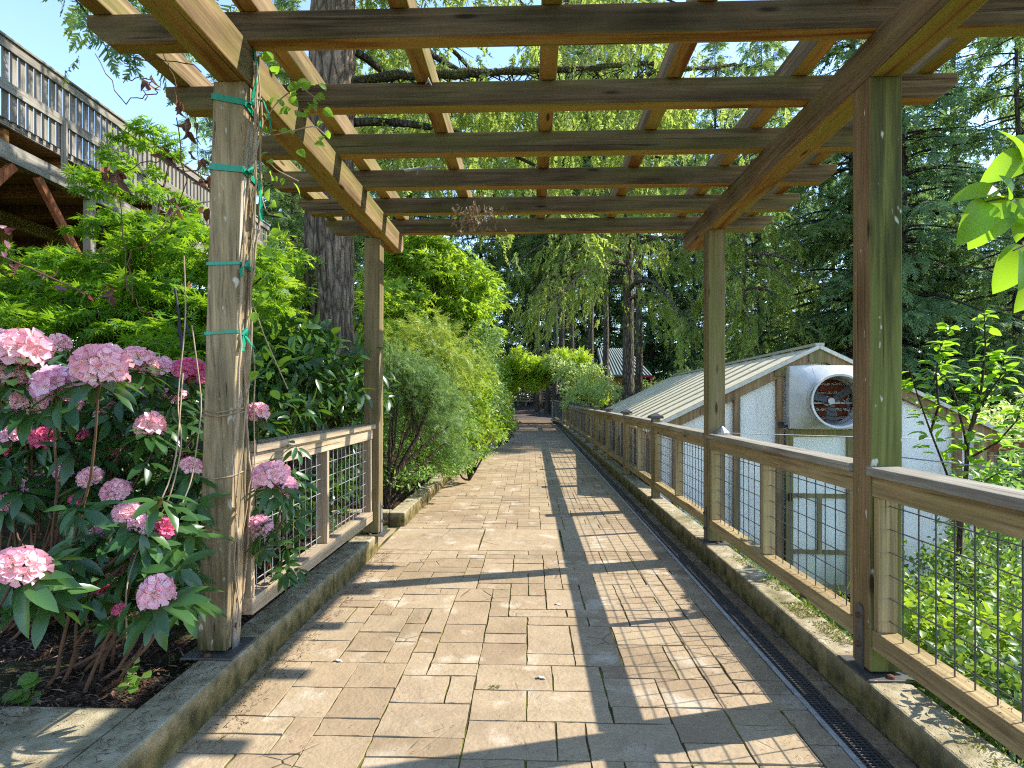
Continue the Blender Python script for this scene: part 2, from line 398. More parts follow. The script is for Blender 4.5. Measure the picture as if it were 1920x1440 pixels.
def m_mulch():
    m = M('bark_mulch'); n = m.noise(26,7); n2 = m.noise(3,4); v = m.vor(60, m.map((1,2.5,1)))
    c = m.ramp(n, [(.3,(.022,.014,.009)),(.5,(.07,.042,.026)),(.65,(.16,.10,.065)),(.8,(.28,.19,.13))])
    c = m.mix(m.rng(v, .1,.5,.5,0), c, (.2,.12,.075))
    return m.done(m.pr(c, .95, .1, m.bump(m.math('ADD', n, v), 1.0, .03)))
def m_ground():
    m = M('forest_ground'); n = m.noise(6,7); n2 = m.noise(.5,4)
    c = m.ramp(n, [(.3,(.02,.018,.009)),(.5,(.05,.045,.02)),(.7,(.08,.09,.03))])
    c = m.mix(m.rng(n2,.4,.65,0,.6), c, (.04,.07,.016))
    return m.done(m.pr(c, .95, .1, m.bump(n, .8, .04)))
def m_bark(name, a=(.30,.25,.20), b=(.16,.125,.095), c_=(.035,.026,.02), sc=1.0, moss=.2):
    m = M(name); n = m.noise(1.0, 7, m.map((14*sc,14*sc,2.6*sc)), .7, 1.2); v = m.vor(1.0, m.map((11*sc,11*sc,2.4*sc)), 'DISTANCE_TO_EDGE')
    col = m.ramp(n, [(.3,c_),(.5,b),(.72,a)]); col = m.mix(m.rng(v, 0,.16,.8,0), col, c_)
    col = m.mix(m.rng(m.noise(2.2,4),.52,.68,0,moss), col, (.10,.11,.025))
    return m.done(m.pr(col, .92, .15, m.bump(m.math('ADD', n, m.rng(v,0,.25,0,1)), 1.0, .05)))
def m_poly(name, tint=(.94,.92,.84), tr=.12):
    m = M(name); x = m.sep(m.tc())[0]
    rib = m.math('SINE', m.math('MULTIPLY', x, 260)); n = m.noise(1.0, 4, m.map((3,3,.7)))
    c = m.mix(m.rng(n,.35,.7,0,.30), tint, tuple(v*.72 for v in tint)); c = m.mix(m.rng(rib,-1,1,0,.10), c, tuple(v*.75 for v in tint))
    st = m.rng(m.noise(1.0, 5, m.map((9,9,.5), loc=(1,1,1)), .65, .6), .52, .72, 0, .55); zz_ = m.sep(m.tc())[2]
    c = m.mix(st, c, tuple(v*k for v,k in zip(tint,(.62,.60,.50)))); c = m.mix(m.math('MULTIPLY', m.rng(zz_, .2, .9, 1, 0), m.rng(n,.3,.6,.3,1)), c, (.30,.32,.20))
    p = m.pr(c, .5, .15); tb = m.n('ShaderNodeBsdfTranslucent'); m.put(tb.inputs[0], c)
    mx = m.n('ShaderNodeMixShader'); mx.inputs[0].default_value = tr; m.l(p, mx.inputs[1]); m.l(tb.outputs[0], mx.inputs[2])
    return m.done(mx.outputs[0])
def m_roof():
    m = M('greenhouse_roofing'); n = m.noise(1.0, 5, m.map((.7,5,.7))); d = m.noise(9,5)
    c = m.ramp(n, [(.3,(.64,.55,.36)),(.5,(.77,.67,.46)),(.7,(.84,.76,.56))])
    c = m.mix(m.rng(d,.60,.70,0,.7), c, (.22,.17,.09))
    p = m.pr(c, .8, .08, m.bump(n,.2,.01)); tb = m.n('ShaderNodeBsdfTranslucent'); m.put(tb.inputs[0], c)
    mx = m.n('ShaderNodeMixShader'); mx.inputs[0].default_value = .16; m.l(p, mx.inputs[1]); m.l(tb.outputs[0], mx.inputs[2])
    return m.done(mx.outputs[0])
def m_grate():
    return plain('drain_channel_concrete', (.42,.40,.36), .8, .2)
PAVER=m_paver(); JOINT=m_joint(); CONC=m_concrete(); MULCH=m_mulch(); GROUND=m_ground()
BARK=m_bark('fir_bark'); BARKB=m_bark('big_fir_bark', (.38,.29,.21),(.20,.145,.10),(.035,.025,.018), .8, .15); BARKD=m_bark('dark_bark',(.13,.11,.09),(.07,.058,.048),(.02,.016,.013),1.2,.3)
BARKS=m_bark('shrub_bark',(.25,.18,.12),(.14,.095,.06),(.05,.032,.02),3.0,.2); MOSSB=m_bark('mossy_limb',(.13,.13,.05),(.07,.065,.03),(.03,.025,.015),2.0,.9)
TWIG = plain('twig_brown', (.16,.085,.05), .8, .2); TWIGL = plain('twig_straw', (.38,.28,.18), .8, .2)
POLY=m_poly('polycarbonate_panel'); POLYD=m_poly('polycarbonate_door', (.86,.87,.78), .14); ROOFG=m_roof()
L_rho = leafmat('rhododendron_leaf', (.03,.085,.022), (.06,.14,.03), tr=.22, trc=(.16,.32,.02), rough=.33, spec=.55)
L_rho2 = leafmat('laurel_leaf', (.028,.075,.02), (.055,.13,.025), tr=.26, trc=(.22,.42,.02), rough=.3, spec=.55)
L_jm = leafmat('japanese_maple_leaf', (.075,.185,.018), (.14,.29,.02), tr=.5, trc=(.42,.68,.02), rough=.5, spec=.3)
L_vm = leafmat('vine_maple_leaf', (.12,.25,.022), (.22,.38,.035), tr=.5, trc=(.6,.8,.05))
L_fea = leafmat('feathery_leaf', (.20,.31,.035), (.34,.44,.06), tipc=(.46,.52,.09), tr=.4, trc=(.6,.65,.08))
L_jun = leafmat('juniper_leaf', (.11,.20,.055), (.21,.32,.095), tipc=(.34,.46,.13), tr=.4, trc=(.3,.45,.1))
L_yg = leafmat('yellow_green_leaf', (.13,.25,.02), (.25,.38,.035), tipc=(.42,.50,.06), tr=.42, trc=(.5,.66,.03))
L_gc = leafmat('ground_cover_leaf', (.10,.20,.03), (.18,.30,.05), tr=.4)
L_wis = leafmat('arch_vine_leaf', (.26,.42,.03), (.42,.56,.05), tipc=(.66,.74,.12), tr=.58, trc=(.75,.92,.06))
L_pale = leafmat('pale_shrub_leaf', (.34,.46,.12), (.54,.64,.24), tr=.5, trc=(.8,.9,.3))
L_yt = leafmat('young_tree_leaf', (.09,.22,.018), (.17,.34,.025), tr=.55, trc=(.50,.80,.03), rough=.4, spec=.4)
L_fir = leafmat('fir_needles', (.10,.16,.05), (.17,.24,.075), tipc=(.36,.45,.11), tr=.45, trc=(.34,.50,.10), rough=.6, spec=.25, tippow=.8)
L_firb = leafmat('blue_fir_needles', (.095,.165,.07), (.155,.25,.10), tipc=(.34,.46,.15), tr=.45, trc=(.30,.50,.16), rough=.6, spec=.25, tippow=.8)
L_hang = leafmat('new_growth_needles', (.12,.17,.04), (.23,.28,.065), tipc=(.55,.66,.10), tr=.5, trc=(.62,.75,.12), rough=.6, spec=.2, tippow=.95, top=.62)
L_vine = leafmat('vine_leaf', (.12,.28,.02), (.22,.42,.03), tr=.5, trc=(.5,.8,.05))
L_dead = leafmat('dead_leaf', (.11,.045,.025), (.22,.10,.05), tr=.25, trc=(.4,.15,.05))
L_litter = leafmat('litter_bits', (.07,.04,.025), (.30,.20,.13), tr=.05)
L_moss = leafmat('moss_tuft', (.10,.11,.015), (.22,.23,.03), tr=.2)
L_nan = leafmat('garden_shrub_leaf', (.045,.115,.02), (.11,.20,.03), tipc=(.26,.26,.05), tr=.35, trc=(.35,.52,.04))
L_lilac = leafmat('purple_leaf', (.14,.045,.06), (.26,.12,.14), tr=.3, trc=(.5,.1,.1))
def petal(name, a, b, c_):
    m = M(name); r = m.attr('rnd'); t = m.attr('tip'); col = m.mix(m.rng(t,.2,1), c_, m.mix(r, a, b))
    col = m.mix(m.rng(m.noise(90,2),.62,.70,0,.6), col, (.5,.03,.08))
    p = m.pr(col, .5, .25); tb = m.n('ShaderNodeBsdfTranslucent'); m.put(tb.inputs[0], col)
    mx = m.n('ShaderNodeMixShader'); mx.inputs[0].default_value=.35; m.l(p, mx.inputs[1]); m.l(tb.outputs[0], mx.inputs[2]); return m.done(mx.outputs[0])
F_pink = petal('pale_pink_petal', (.90,.33,.46), (.95,.52,.58), (.97,.84,.76)); F_deep = petal('deep_pink_petal', (.78,.06,.26), (.84,.14,.34), (.88,.38,.44)); F_lil = petal('lilac_pink_petal', (.86,.33,.52), (.91,.48,.62), (.95,.76,.76))

# ------------------------------------------------------------------ terrain, path, kerbs
def zr(x, y):      # ground height either side of the path
    if x > 0:
        t = np.clip((x-1.6)/2.2, 0, 1); t = t*t*(3-2*t); dn = -1.45*t
        f = np.clip((y-21)/14, 0, 1); f = f*f*(3-2*f)
        return -0.06 + dn*(1-f) + (-.1+.6*np.clip((y-36)/30,0,1))*f
    t = np.clip((-x-1.5)/9, 0, 1)
    f = np.clip((y-30)/30, 0, 1)
    return 0.07 + .75*t + .5*f
def ground_mesh():
    xs = np.concatenate([np.linspace(-260,-30,9), np.linspace(-26,-4,16), np.linspace(-3.4,-1.60,8), [-1.40], [1.50], np.linspace(1.66,6,14), np.linspace(7,30,14), np.linspace(40,260,9)])
    ys = np.concatenate([np.linspace(-60,-6,6), np.linspace(-4,12,28), np.linspace(13,40,22), np.linspace(45,300,14)])
    qm = QM(); V=[]
    for y in ys:
        for x in xs:
            z = zr(x, y) if abs(x) > 1.55 else -0.12
            if abs(x) > 2.2: z += .05*math.sin(x*1.3+y*.7)+.04*math.sin(y*1.9-x)
            V.append((x, y, z))
    nx = len(xs); Q=[]
    for j in range(len(ys)-1):
        for i in range(nx-1):
            a = j*nx+i; Q.append((a,a+1,a+nx+1,a+nx))
    # path hollow beyond y=34 filled by its own sheet above
    return qm.put(V, Q)
g = ground_mesh().build('ground', GROUND, smooth=True); tag(g, 'dark earthy forest ground sloping away beside the paved path', kind='structure')

def mulch_bed():
    rg = np.random.default_rng(4); xs = np.linspace(-6.5,-1.50,70); ys = np.linspace(1.0,13,120); V=[]; Q=[]
    for y in ys:
        for x in xs:
            z = zr(x,y)+.012+ (.018*math.sin(x*9+y*5)+.015*math.sin(y*13-x*4)) + rg.uniform(-.008,.008)
            if abs(x) > 2.2: z += .05*math.sin(x*1.3+y*.7)+.04*math.sin(y*1.9-x)
            if x > -1.9: z = min(z, .115+rg.uniform(-.006,.004))
            V.append((x,y,z))
    nx=len(xs)
    for j in range(len(ys)-1):
        for i in range(nx-1):
            a=j*nx+i; Q.append((a,a+1,a+nx+1,a+nx))
    q = QM().put(V,Q).build('mulch_bed', MULCH, smooth=True); tag(q, 'brown bark mulch bed behind the left kerb', kind='structure')
mulch_bed()

def path_mesh():
    rg = random.Random(11); U = .128; X0 = -1.40; NX = 21; W_ = (1.235+1.40)/NX
    rows = [(0.9, 5.18), (6.04, 36.0)]
    vs=[]; fs=[]; rn=[]
    def tile(x0,x1,y0,y1, gap=.0045):
        k = 4; rim=[]; top=[]; zt = rg.uniform(-.0018,.0018); j = .0032
        cs = [(x0+gap,y0+gap),(x1-gap,y0+gap),(x1-gap,y1-gap),(x0+gap,y1-gap)]
        tl = rg.uniform(-.0015,.0015)
        for a in range(4):
            p=cs[a]; q=cs[(a+1)%4]
            for i in range(k):
                t=i/k; x=p[0]+(q[0]-p[0])*t+rg.uniform(-j,j); y=p[1]+(q[1]-p[1])*t+rg.uniform(-j,j)
                rim.append((x,y,-.010)); cx=(x0+x1)/2; cy=(y0+y1)/2
                d=math.hypot(x-cx,y-cy)+1e-6; top.append((x-(x-cx)/d*.0028, y-(y-cy)/d*.0028, zt+tl*(x-cx)*4))
        n=len(vs); vs.extend(rim+top); m=len(rim)
        for i in range(m): fs.append((n+i,n+(i+1)%m,n+m+(i+1)%m,n+m+i)); 
        fs.append(tuple(range(n+m,n+2*m))); r=rg.random(); rn.extend([r]*(m+1))
    for ya, yb in rows:
        ny = int(round((yb-ya)/U)); uy=(yb-ya)/ny; occ=[[0]*NX for _ in range(ny)]
        for j in range(ny):
            for i in range(NX):
                if occ[j][i]: continue
                sz = rg.choice([(3,2),(3,2),(2,2),(2,2),(2,2),(2,1),(3,1),(2,3),(1,2),(2,1),(2,1),(3,1)])
                wdt, hgt = sz
                while wdt > 1 and (i+wdt > NX or any(occ[j][i+k] for k in range(wdt))): wdt -= 1
                while hgt > 1 and (j+hgt > ny or any(occ[j+h][i+k] for h in range(hgt) for k in range(wdt))): hgt -= 1
                for h in range(hgt):
                    for k in range(wdt): occ[j+h][i+k]=1
                tile(X0+i*W_, X0+(i+wdt)*W_, ya+j*uy, ya+(j+hgt)*uy, gap=rg.choice([.0012,.002,.003,.0045]) if yb < 10 else .0022)
    # broad smooth band across the path
    for a,b in ((-1.95,-1.42),(-1.40,-.48),(-.48,.30),(.30,1.235)):
        tile(a,b,5.18,6.04,.006)
    # strip between drain and kerb
    y=.9
    while y < 30:
        l = rg.choice([.2,.3,.26]); tile(1.362,1.455,y,y+l,.003); y+=l
    me = bpy.data.meshes.new('path'); me.from_pydata(vs,[],fs); me.update()
    at_ = me.attributes.new('rnd','FLOAT','FACE'); at_.data.foreach_set('value', np.array(rn,np.float32))
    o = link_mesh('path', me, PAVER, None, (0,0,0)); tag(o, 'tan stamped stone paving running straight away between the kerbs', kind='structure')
path_mesh()
pb = MB(); pb.box(-1.42,1.23,.5,36,-.06,-.0055); pb.box(1.362,1.47,.5,36,-.06,-.0055); pb.box(-2.0,-1.42,5.0,6.2,-.06,-.0065)
pb = pb.build('path_bedding', JOINT); tag(pb, 'dark mossy joints between the paving stones', kind='structure')
def far_path():
    V=[]; Q=[]; ys=np.linspace(36,66,26)
    for y in ys:
        t=(y-36)/30; cx=-2.4*t*t; z=-.003+.95*t*t*(3-2*t)+.02*0
        for x in (-1.5,-.75,0,.75,1.5): V.append((cx+x*(1+.1*t), y, z))
    for j in range(len(ys)-1):
        for i in range(4): a=j*5+i; Q.append((a,a+1,a+6,a+5))
    o=QM().put(V,Q).build('far_path', plain('damp_path',(.13,.10,.085),.85,.2,0,6,.4,.4), smooth=True); tag(o,'dark damp lane climbing away beyond the leafy arch',kind='structure')
    # verge under and beside it
    V=[]; Q=[]
    for y in ys:
        t=(y-36)/30; cx=-2.4*t*t; z=-.05+.95*t*t*(3-2*t)
        for x,dz in ((-14,.1),(-5,.12),(-1.6,.06),(0,-.03),(1.6,.05),(5,-.05),(14,-.3)): V.append((cx+x, y, z+dz))
    for j in range(len(ys)-1):
        for i in range(6): a=j*7+i; Q.append((a,a+1,a+8,a+7))
    o=QM().put(V,Q).build('far_verge', GROUND, smooth=True); tag(o,'earth verge either side of the far lane',kind='structure')
far_path()

def kerb(name, pts, label, kindly='structure'):
    """pts: list of (x0,x1,y0,y1,z0,z1) blocks"""
    m = MB()
    for p in pts: m.box(*p)
    o = m.build(name, CONC, bevel=.012); tag(o, label, 'kerb', kind=None); return o
kr = []
y = .4
while y < 36: kr.append((1.46,1.645,y,min(y+4.77,36),-.5,.155)); y += 4.78
kerb('kerb', kr, 'long moss stained concrete kerb carrying the right-hand fence')
kerb('kerb', [(-1.565,-1.385,.8,3.98,-.3,.155),(-1.565,-1.375,3.985,5.13,-.3,.158)], 'concrete kerb under the short left fence and weathered post')
kerb('kerb', [(-1.53,-1.355,6.12,12.0,-.2,.15),(-2.45,-1.532,6.12,6.30,-.2,.15)], 'L shaped concrete kerb starting past the left fence end, beside the shrubs')
kerb('kerb', [(-3.6,-1.57,1.75,2.24,-.2,.150)], 'flat grey concrete edging stone at the lower left corner of the mulch bed')
kerb('kerb', [(-1.53,-1.37,14.5,33.0,-.2,.12)], 'distant low kerb along the left shrub border towards the arch')

# trench drain
dr = empty('trench_drain', (1.31, 2, 0), 'long narrow slotted steel trench drain sunk in the paving beside the right kerb', 'drain')
MB().box(1.237,1.260,.5,30,-.06,.003).build('channel_edge', m_grate(), dr, bevel=.003)
MB().box(1.2605,1.3605,.5,30,-.10,-.035).build('channel_bed', plain('drain_dark',(.02,.018,.015),.9,.1), dr)
gm = MB()
for x in (1.2625,1.2825,1.31,1.3375,1.3565): gm.box(x-.0022,x+.0022,.5,30,-.012,.0008)
y=1.4
while y < 12: gm.box(1.262,1.358,y,y+.005,-.010,-.0006); y += .0185
while y < 30: gm.box(1.262,1.358,y,y+.012,-.010,-.0006); y += .04
gm.build('grate', STEELD, dr)

# ------------------------------------------------------------------ pergola
pg = empty('pergola', (0, 4, 0), 'brown timber pergola of crossing beams spanning the paved path', 'pergola')
ZB = EYE+1.42; ZG = EYE+1.60; ZR = EYE+1.735; ZP = EYE+1.87
def pprism(x0b,x0t,yb,yt,z0,z1,s=.14, sy=.14):
    vs=[(x0b,yb,z0),(x0b+s,yb,z0),(x0b+s,yb+sy,z0),(x0b,yb+sy,z0),(x0t,yt,z1),(x0t+s,yt,z1),(x0t+s,yt+sy,z1),(x0t,yt+sy,z1)]
    return MB().add(vs,[(0,3,2,1),(4,5,6,7),(0,1,5,4),(1,2,6,5),(2,3,7,6),(3,0,4,7)])
def subdiv(mb, n=0): return mb
def bolt(m, c, ax, r=.014):
    c=Vector(c); ax=Vector(ax); m.cyl(c, c+ax*.010, r, r*.8, 10); m.cyl(c+ax*.010, c+ax*.014, r*.8, r*.35, 10)
posts = [ (1.50,1.50,2.58,2.58,W_post,'right'), (1.50,1.50,4.88,4.88,W_postf,'right'), (-1.60,-1.425,2.69,2.525,W_postl,'left'), (-1.50,-1.48,5.08,5.05,W_postf,'left') ]
for xb,xt,yb,yt,mt,side in posts:
    p = pprism(xb,xt,yb,yt,.175,ZB,.145 if side=='left' and yb<3 else .14).build('post', mt, pg, bevel=.006)
    ix = xb+(.147 if yb<3 else .14) if side=='left' else xb
    sg = 1 if side=='left' else -1
    # galvanised strap with two bolts on the path side, base plate below
    a,b = (ix+.002, ix+.009) if sg>0 else (ix-.009, ix-.002)
    y0=yb+.045; y1=yb+.105
    outl=[(a,y0,.166),(a,y1,.166),(a,y1,.43)]+[(a,(y0+y1)/2+.03*math.cos(t),.43+.025*math.sin(t)) for t in np.linspace(.3,math.pi-.3,6)]+[(a,y0,.43)]
    MB().prism(outl,(b-a,0,0)).build('strap_plate', STEELD if sg<0 else STEEL, p)
    pbm=MB(); 
    pbm.box(xb-.045, xb+.20, yb-.055, yb+.19, .1555, .1655); pbm.build('base_plate', STEELD, p, bevel=.002)
    for bc,bx_,br_ in (((ix+sg*.0095,yb+.075,.40),(sg,0,0),.014),((ix+sg*.0095,yb+.075,.27),(sg,0,0),.014),((xb+.07,yb-.03,.166),(0,0,1),.017)):
        bm_=MB(); bolt(bm_,bc,bx_,br_); bm_.build('bolt', RUST, p)
for x0 in (-1.41, 1.50):
    pr=[(x0,.95,ZB),(x0,5.60,ZB),(x0,5.68,ZB+.05),(x0,5.68,ZG),(x0,.95,ZG)]
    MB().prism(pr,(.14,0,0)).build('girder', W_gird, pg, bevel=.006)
for k,y in enumerate((1.32,1.93,2.53,3.13,3.73,4.33,4.94,5.54)):
    j=(k*37%5-2)*.008; xl,xr=-2.03+j,2.29+j
    z1=ZR
    pr=[(xl,y,z1),(xl,y,z1-.055),(xl+.10,y,ZG+.001),(xr-.10,y,ZG+.001),(xr,y,z1-.055),(xr,y,z1)]
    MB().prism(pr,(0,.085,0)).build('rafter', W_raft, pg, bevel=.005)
for x in (-1.94,-1.265,-.585,.095,.775,1.45,2.11):
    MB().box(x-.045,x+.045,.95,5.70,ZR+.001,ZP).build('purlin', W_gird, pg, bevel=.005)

# ------------------------------------------------------------------ fences
def fence_panel(parent, x_in, sgn, y0, y1, caph, wy, wz, wcap, wiremat, xc, base=.28, name='fence'):
    """one bay between y0,y1; x_in inner face; sgn +1 when the path lies at smaller x"""
    o = x_in; W1 = .040
    def bx(a,b,*r): 
        lo,hi=(o+sgn*a,o+sgn*b) if sgn>0 else (o+sgn*b,o+sgn*a); return MB().box(lo,hi,*r)
    bx(-.02,.125,y0-.004,y1+.004,caph-.040,caph).build('cap_board', wcap, parent, bevel=.004)
    bx(.005,.045,y0,y1,caph-.132,caph-.042).build('top_rail', wy, parent, bevel=.003)
    bx(.005,.095,y0,y1,base,base+.085).build('bottom_rail', wy, parent, bevel=.003)
    ym=(y0+y1)/2
    for a,b in ((y0,y0+.038),(ym-.02,ym+.02),(y1-.038,y1)):
        bx(.012,.092,a,b,base+.086,caph-.134).build('stile', wz, parent, bevel=.003)
    xm = o+sgn*.052; z0=base+.087; z1=caph-.044
    for a,b in ((y0+.04,ym-.022),(ym+.022,y1-.04)):
        m=MB(); n=max(2,int(round((b-a)/.098))); far=y0>9
        for i in range(1,n):
            y=a+(b-a)*i/n; m.cyl((xm,y,z0),(xm,y,z1),.0030,n=5,caps=False)
        nz=int((z1-z0)/.10)
        for i in range(nz):
            z=z0+.05+i*.10; m.cyl((xm+.006*sgn,a,z),(xm+.006*sgn,b,z),.0030,n=5,caps=False)
        m.build('wire_mesh', wiremat, parent)
fr = empty('wooden_fence', (1.55, 6, .155), 'long brown wooden fence with square wire mesh along the right kerb', 'fence')
yp = [2.58,4.88,7.05,9.20,11.35,13.5,15.65,17.8,19.95,22.1,24.3,26.5]
fence_panel(fr,1.50,1,.32,2.575,1.085,W_fy,W_fz,W_fcap,WIRE,0)
for i in range(len(yp)-1):
    w2=.14 if i<2 else .09
    y0=yp[i]+ (.145 if i<2 else .095); y1=yp[i+1]-.005
    dz=-.010*max(0,yp[i]-7)*.8
    fence_panel(fr,1.50,1,y0,y1,1.085+(0 if i<2 else .02)+dz*.4,W_fy,W_fz,W_fcap,WIRE,0,base=.28)
for i,y in enumerate([.2]+yp[2:]):
    mb=MB(); x=1.49; sq=.092
    top=1.13
    p=MB().box(x,x+sq,y,y+sq,.160,top).build('post',W_fz if i!=1 else W_postf,fr,bevel=.004)
    c=(x+sq/2,y+sq/2); m=MB(); h=.082; m.box(c[0]-h,c[0]+h,c[1]-h,c[1]+h,top+.001,top+.028)
    r=h; m.add([(c[0]-r,c[1]-r,top+.029),(c[0]+r,c[1]-r,top+.029),(c[0]+r,c[1]+r,top+.029),(c[0]-r,c[1]+r,top+.029),(c[0],c[1],top+.075)],[(0,1,4),(1,2,4),(2,3,4),(3,0,4),(3,2,1,0)])
    m.build('post_cap',CAPM,p,bevel=.004)
    MB().box(x-.03,x+sq+.03,y-.03,y+sq+.03,.1555,.1635).build('base_plate',STEELD,p)
fl = empty('wooden_fence', (-1.5, 4, .155), 'short pale weathered wooden fence with wire mesh between the two left pergola posts', 'fence')
fence_panel(fl,-1.405,-1,2.86,5.07,1.15,W_gy,W_gz,W_gy,WIREL,0,base=.285)

# cap of a pale metal post standing behind the far right pergola post
sc_ = MB()
for z0,z1,r0,r1 in ((1.087,1.100,.062,.062),(1.100,1.150,.060,.008)): sc_.cyl((1.585,4.80,z0),(1.585,4.80,z1),r0,r1,14)
sc_.build('metal_cap', STEEL, fr)

# steel rail gate far along the right
gt = empty('metal_gate',(1.35,28,0),'grey steel railing gate at the far end of the right-hand fence','gate')
m=MB(); m.beam((1.50,26.8,1.15),(1.15,30.5,1.25),.05,.05); m.beam((1.50,26.8,.2),(1.15,30.5,.2),.05,.05)
for t in (0,1): m.beam((1.5-.35*t,26.8+3.7*t,0),(1.5-.35*t,26.8+3.7*t,1.25),.06,.06,(0,1,0))
m.build('frame',STEEL,gt); m=MB()
for i in range(1,24):
    t=i/24; m.cyl((1.5-.35*t,26.8+3.7*t,.2),(1.5-.35*t,26.8+3.7*t,1.15+.1*t),.008,n=5)
m.build('bars',STEELD,gt)

# ------------------------------------------------------------------ greenhouse
GA = R_(4.2); G0 = at(1533,649,8.2); RH = G0.z; GC=(math.cos(GA),-math.sin(GA)); GD=(math.sin(GA),math.cos(GA))
def gl(u,v,z): return Vector((G0.x+u*GC[0]+v*GD[0], G0.y+u*GC[1]+v*GD[1], z))
HW=2.35; SL=.50; GL_=12.0; FZ=-1.42; EZ=RH-HW*SL
gh = empty('greenhouse', gl(0,0,FZ), 'pale timber framed greenhouse with translucent panels below the right fence', 'greenhouse')
def gbox(m,u0,u1,v0,v1,z0,z1):
    vs=[gl(u,v,z) for z in (z0,z1) for u,v in ((u0,v0),(u1,v0),(u1,v1),(u0,v1))]
    return m.add(vs,[(0,3,2,1),(4,5,6,7),(0,1,5,4),(1,2,6,5),(2,3,7,6),(3,0,4,7)])
for sgn,nm in ((-1,'roof'),(1,'roof')):
    # sheet
    th=.03; o=.10
    a=[gl(0,-.06,RH),gl(0,GL_,RH),gl(sgn*(HW+o),GL_,RH-(HW+o)*SL),gl(sgn*(HW+o),-.06,RH-(HW+o)*SL)]
    if sgn>0: a=a[::-1]
    rf=MB().prism([p-Vector((0,0,th)) for p in a],(0,0,th)).build('roof',ROOFG,gh)
    m=MB()
    for i in range(16):
        v=-.03+i*.8; 
        if v>GL_: break
        m.beam(gl(sgn*.0,v,RH+.012),gl(sgn*(HW+o),v,RH+.012-(HW+o)*SL),.024,.022)
    m.build('roof_batten',plain('batten_'+('a' if sgn<0 else 'b'),(.50,.45,.30),.7,.3),rf)
m=MB(); m.beam(gl(0,-.08,RH+.02),gl(0,GL_,RH+.02),.12,.04); m.build('ridge_cap',plain('ridge_cap',(.5,.48,.38),.6,.3),gh)
# gable frame
for sgn in (-1,1):
    for v in (0.0,GL_):
        m=MB(); m.beam(gl(0,v,RH-.11),gl(sgn*(HW+.05),v,RH-.11-(HW+.05)*SL),.05,.14); m.build('rake_rafter',W_gh,gh,bevel=.004)
    m=MB(); m.beam(gl(sgn*.0,-.07,RH-.012),gl(sgn*(HW+.08),-.07,RH-.012-(HW+.08)*SL),.02,.05); m.build('rake_trim',plain('rake_trim_'+('a' if sgn<0 else 'b'),(.62,.6,.5),.5,.4),gh)
gusset=MB(); gusset.prism([gl(-.13,-.035,RH-.06-.03),gl(0,-.035,RH-.045),gl(.13,-.035,RH-.09),gl(.13,-.035,RH-.24),gl(-.13,-.035,RH-.24)],Vector((GD[0],GD[1],0))*-.012); gusset.build('gusset',W_gho,gh)
m=MB(); gbox(m,-.60,.60,-.045,-.005,RH-.435,RH-.345); m.build('collar_tie',W_gho,gh,bevel=.003)
def studtop(u): return RH-.17-abs(u)*SL
for u in (-1.98,-1.12,-.52,.50,1.06,1.86,-2.32,2.30):
    m=MB(); gbox(m,u-.045,u+.045,-.03,.05,FZ,studtop(u)); m.build('stud',W_gh,gh,bevel=.003)
m=MB(); m.prism([gl(-HW,.055,FZ),gl(HW,.055,FZ),gl(HW,.055,EZ-.03),gl(0,.055,RH-.06),gl(-HW,.055,EZ-.03)],Vector((GD[0],GD[1],0))*.012)
m.build('gable_panel',POLY,gh)
m=MB(); m.prism([gl(-HW,GL_-.05,FZ),gl(HW,GL_-.05,FZ),gl(HW,GL_-.05,EZ-.03),gl(0,GL_-.05,RH-.06),gl(-HW,GL_-.05,EZ-.03)],Vector((GD[0],GD[1],0))*.012)
m.build('gable_panel',POLY,gh)
for sgn in (-1,1):
    m=MB(); gbox(m,min(sgn*HW,sgn*(HW-.012)),max(sgn*HW,sgn*(HW-.012)),.07,GL_-.06,FZ,EZ-.02); m.build('side_panel',POLY,gh)
    m=MB()
    for i in range(14):
        v=.1+i*.9; gbox(m,sgn*(HW+.022)-.02,sgn*(HW+.022)+.02,v-.04,v+.04,FZ,EZ-.02)
    o=m.build('side_stud',W_gh,gh)
# door
dz=.88-.02; m=MB(); 
dt=EYE-.46
for u0,u1,z0,z1 in ((-.46,-.36,FZ+.03,dt),(.36,.46,FZ+.03,dt),(-.36,.36,dt-.10,dt),(-.36,.36,FZ+.03,FZ+.15),(-.36,.36,-.04,.02),(-.36,.36,-.84,-.78),(-.03,.03,-.78,-.04)):
    gbox(m,u0,u1,-.075,-.035,z0,z1)
d=m.build('door',W_gho,gh); 
m=MB(); gbox(m,-.36,.36,-.050,-.046,FZ+.15,dt-.10); m.build('door_panel',POLYD,d)
m=MB(); gbox(m,-.43,-.39,-.12,-.078,-.08,.02); m.build('handle',BLACK,d)
m=MB(); gbox(m,-.56,.60,-.09,-.035,dt+.03,dt+.065); gbox(m,-.56,-.47,-.04,-.03,dt+.066,dt+.11); m.build('lintel',BLACK,gh)
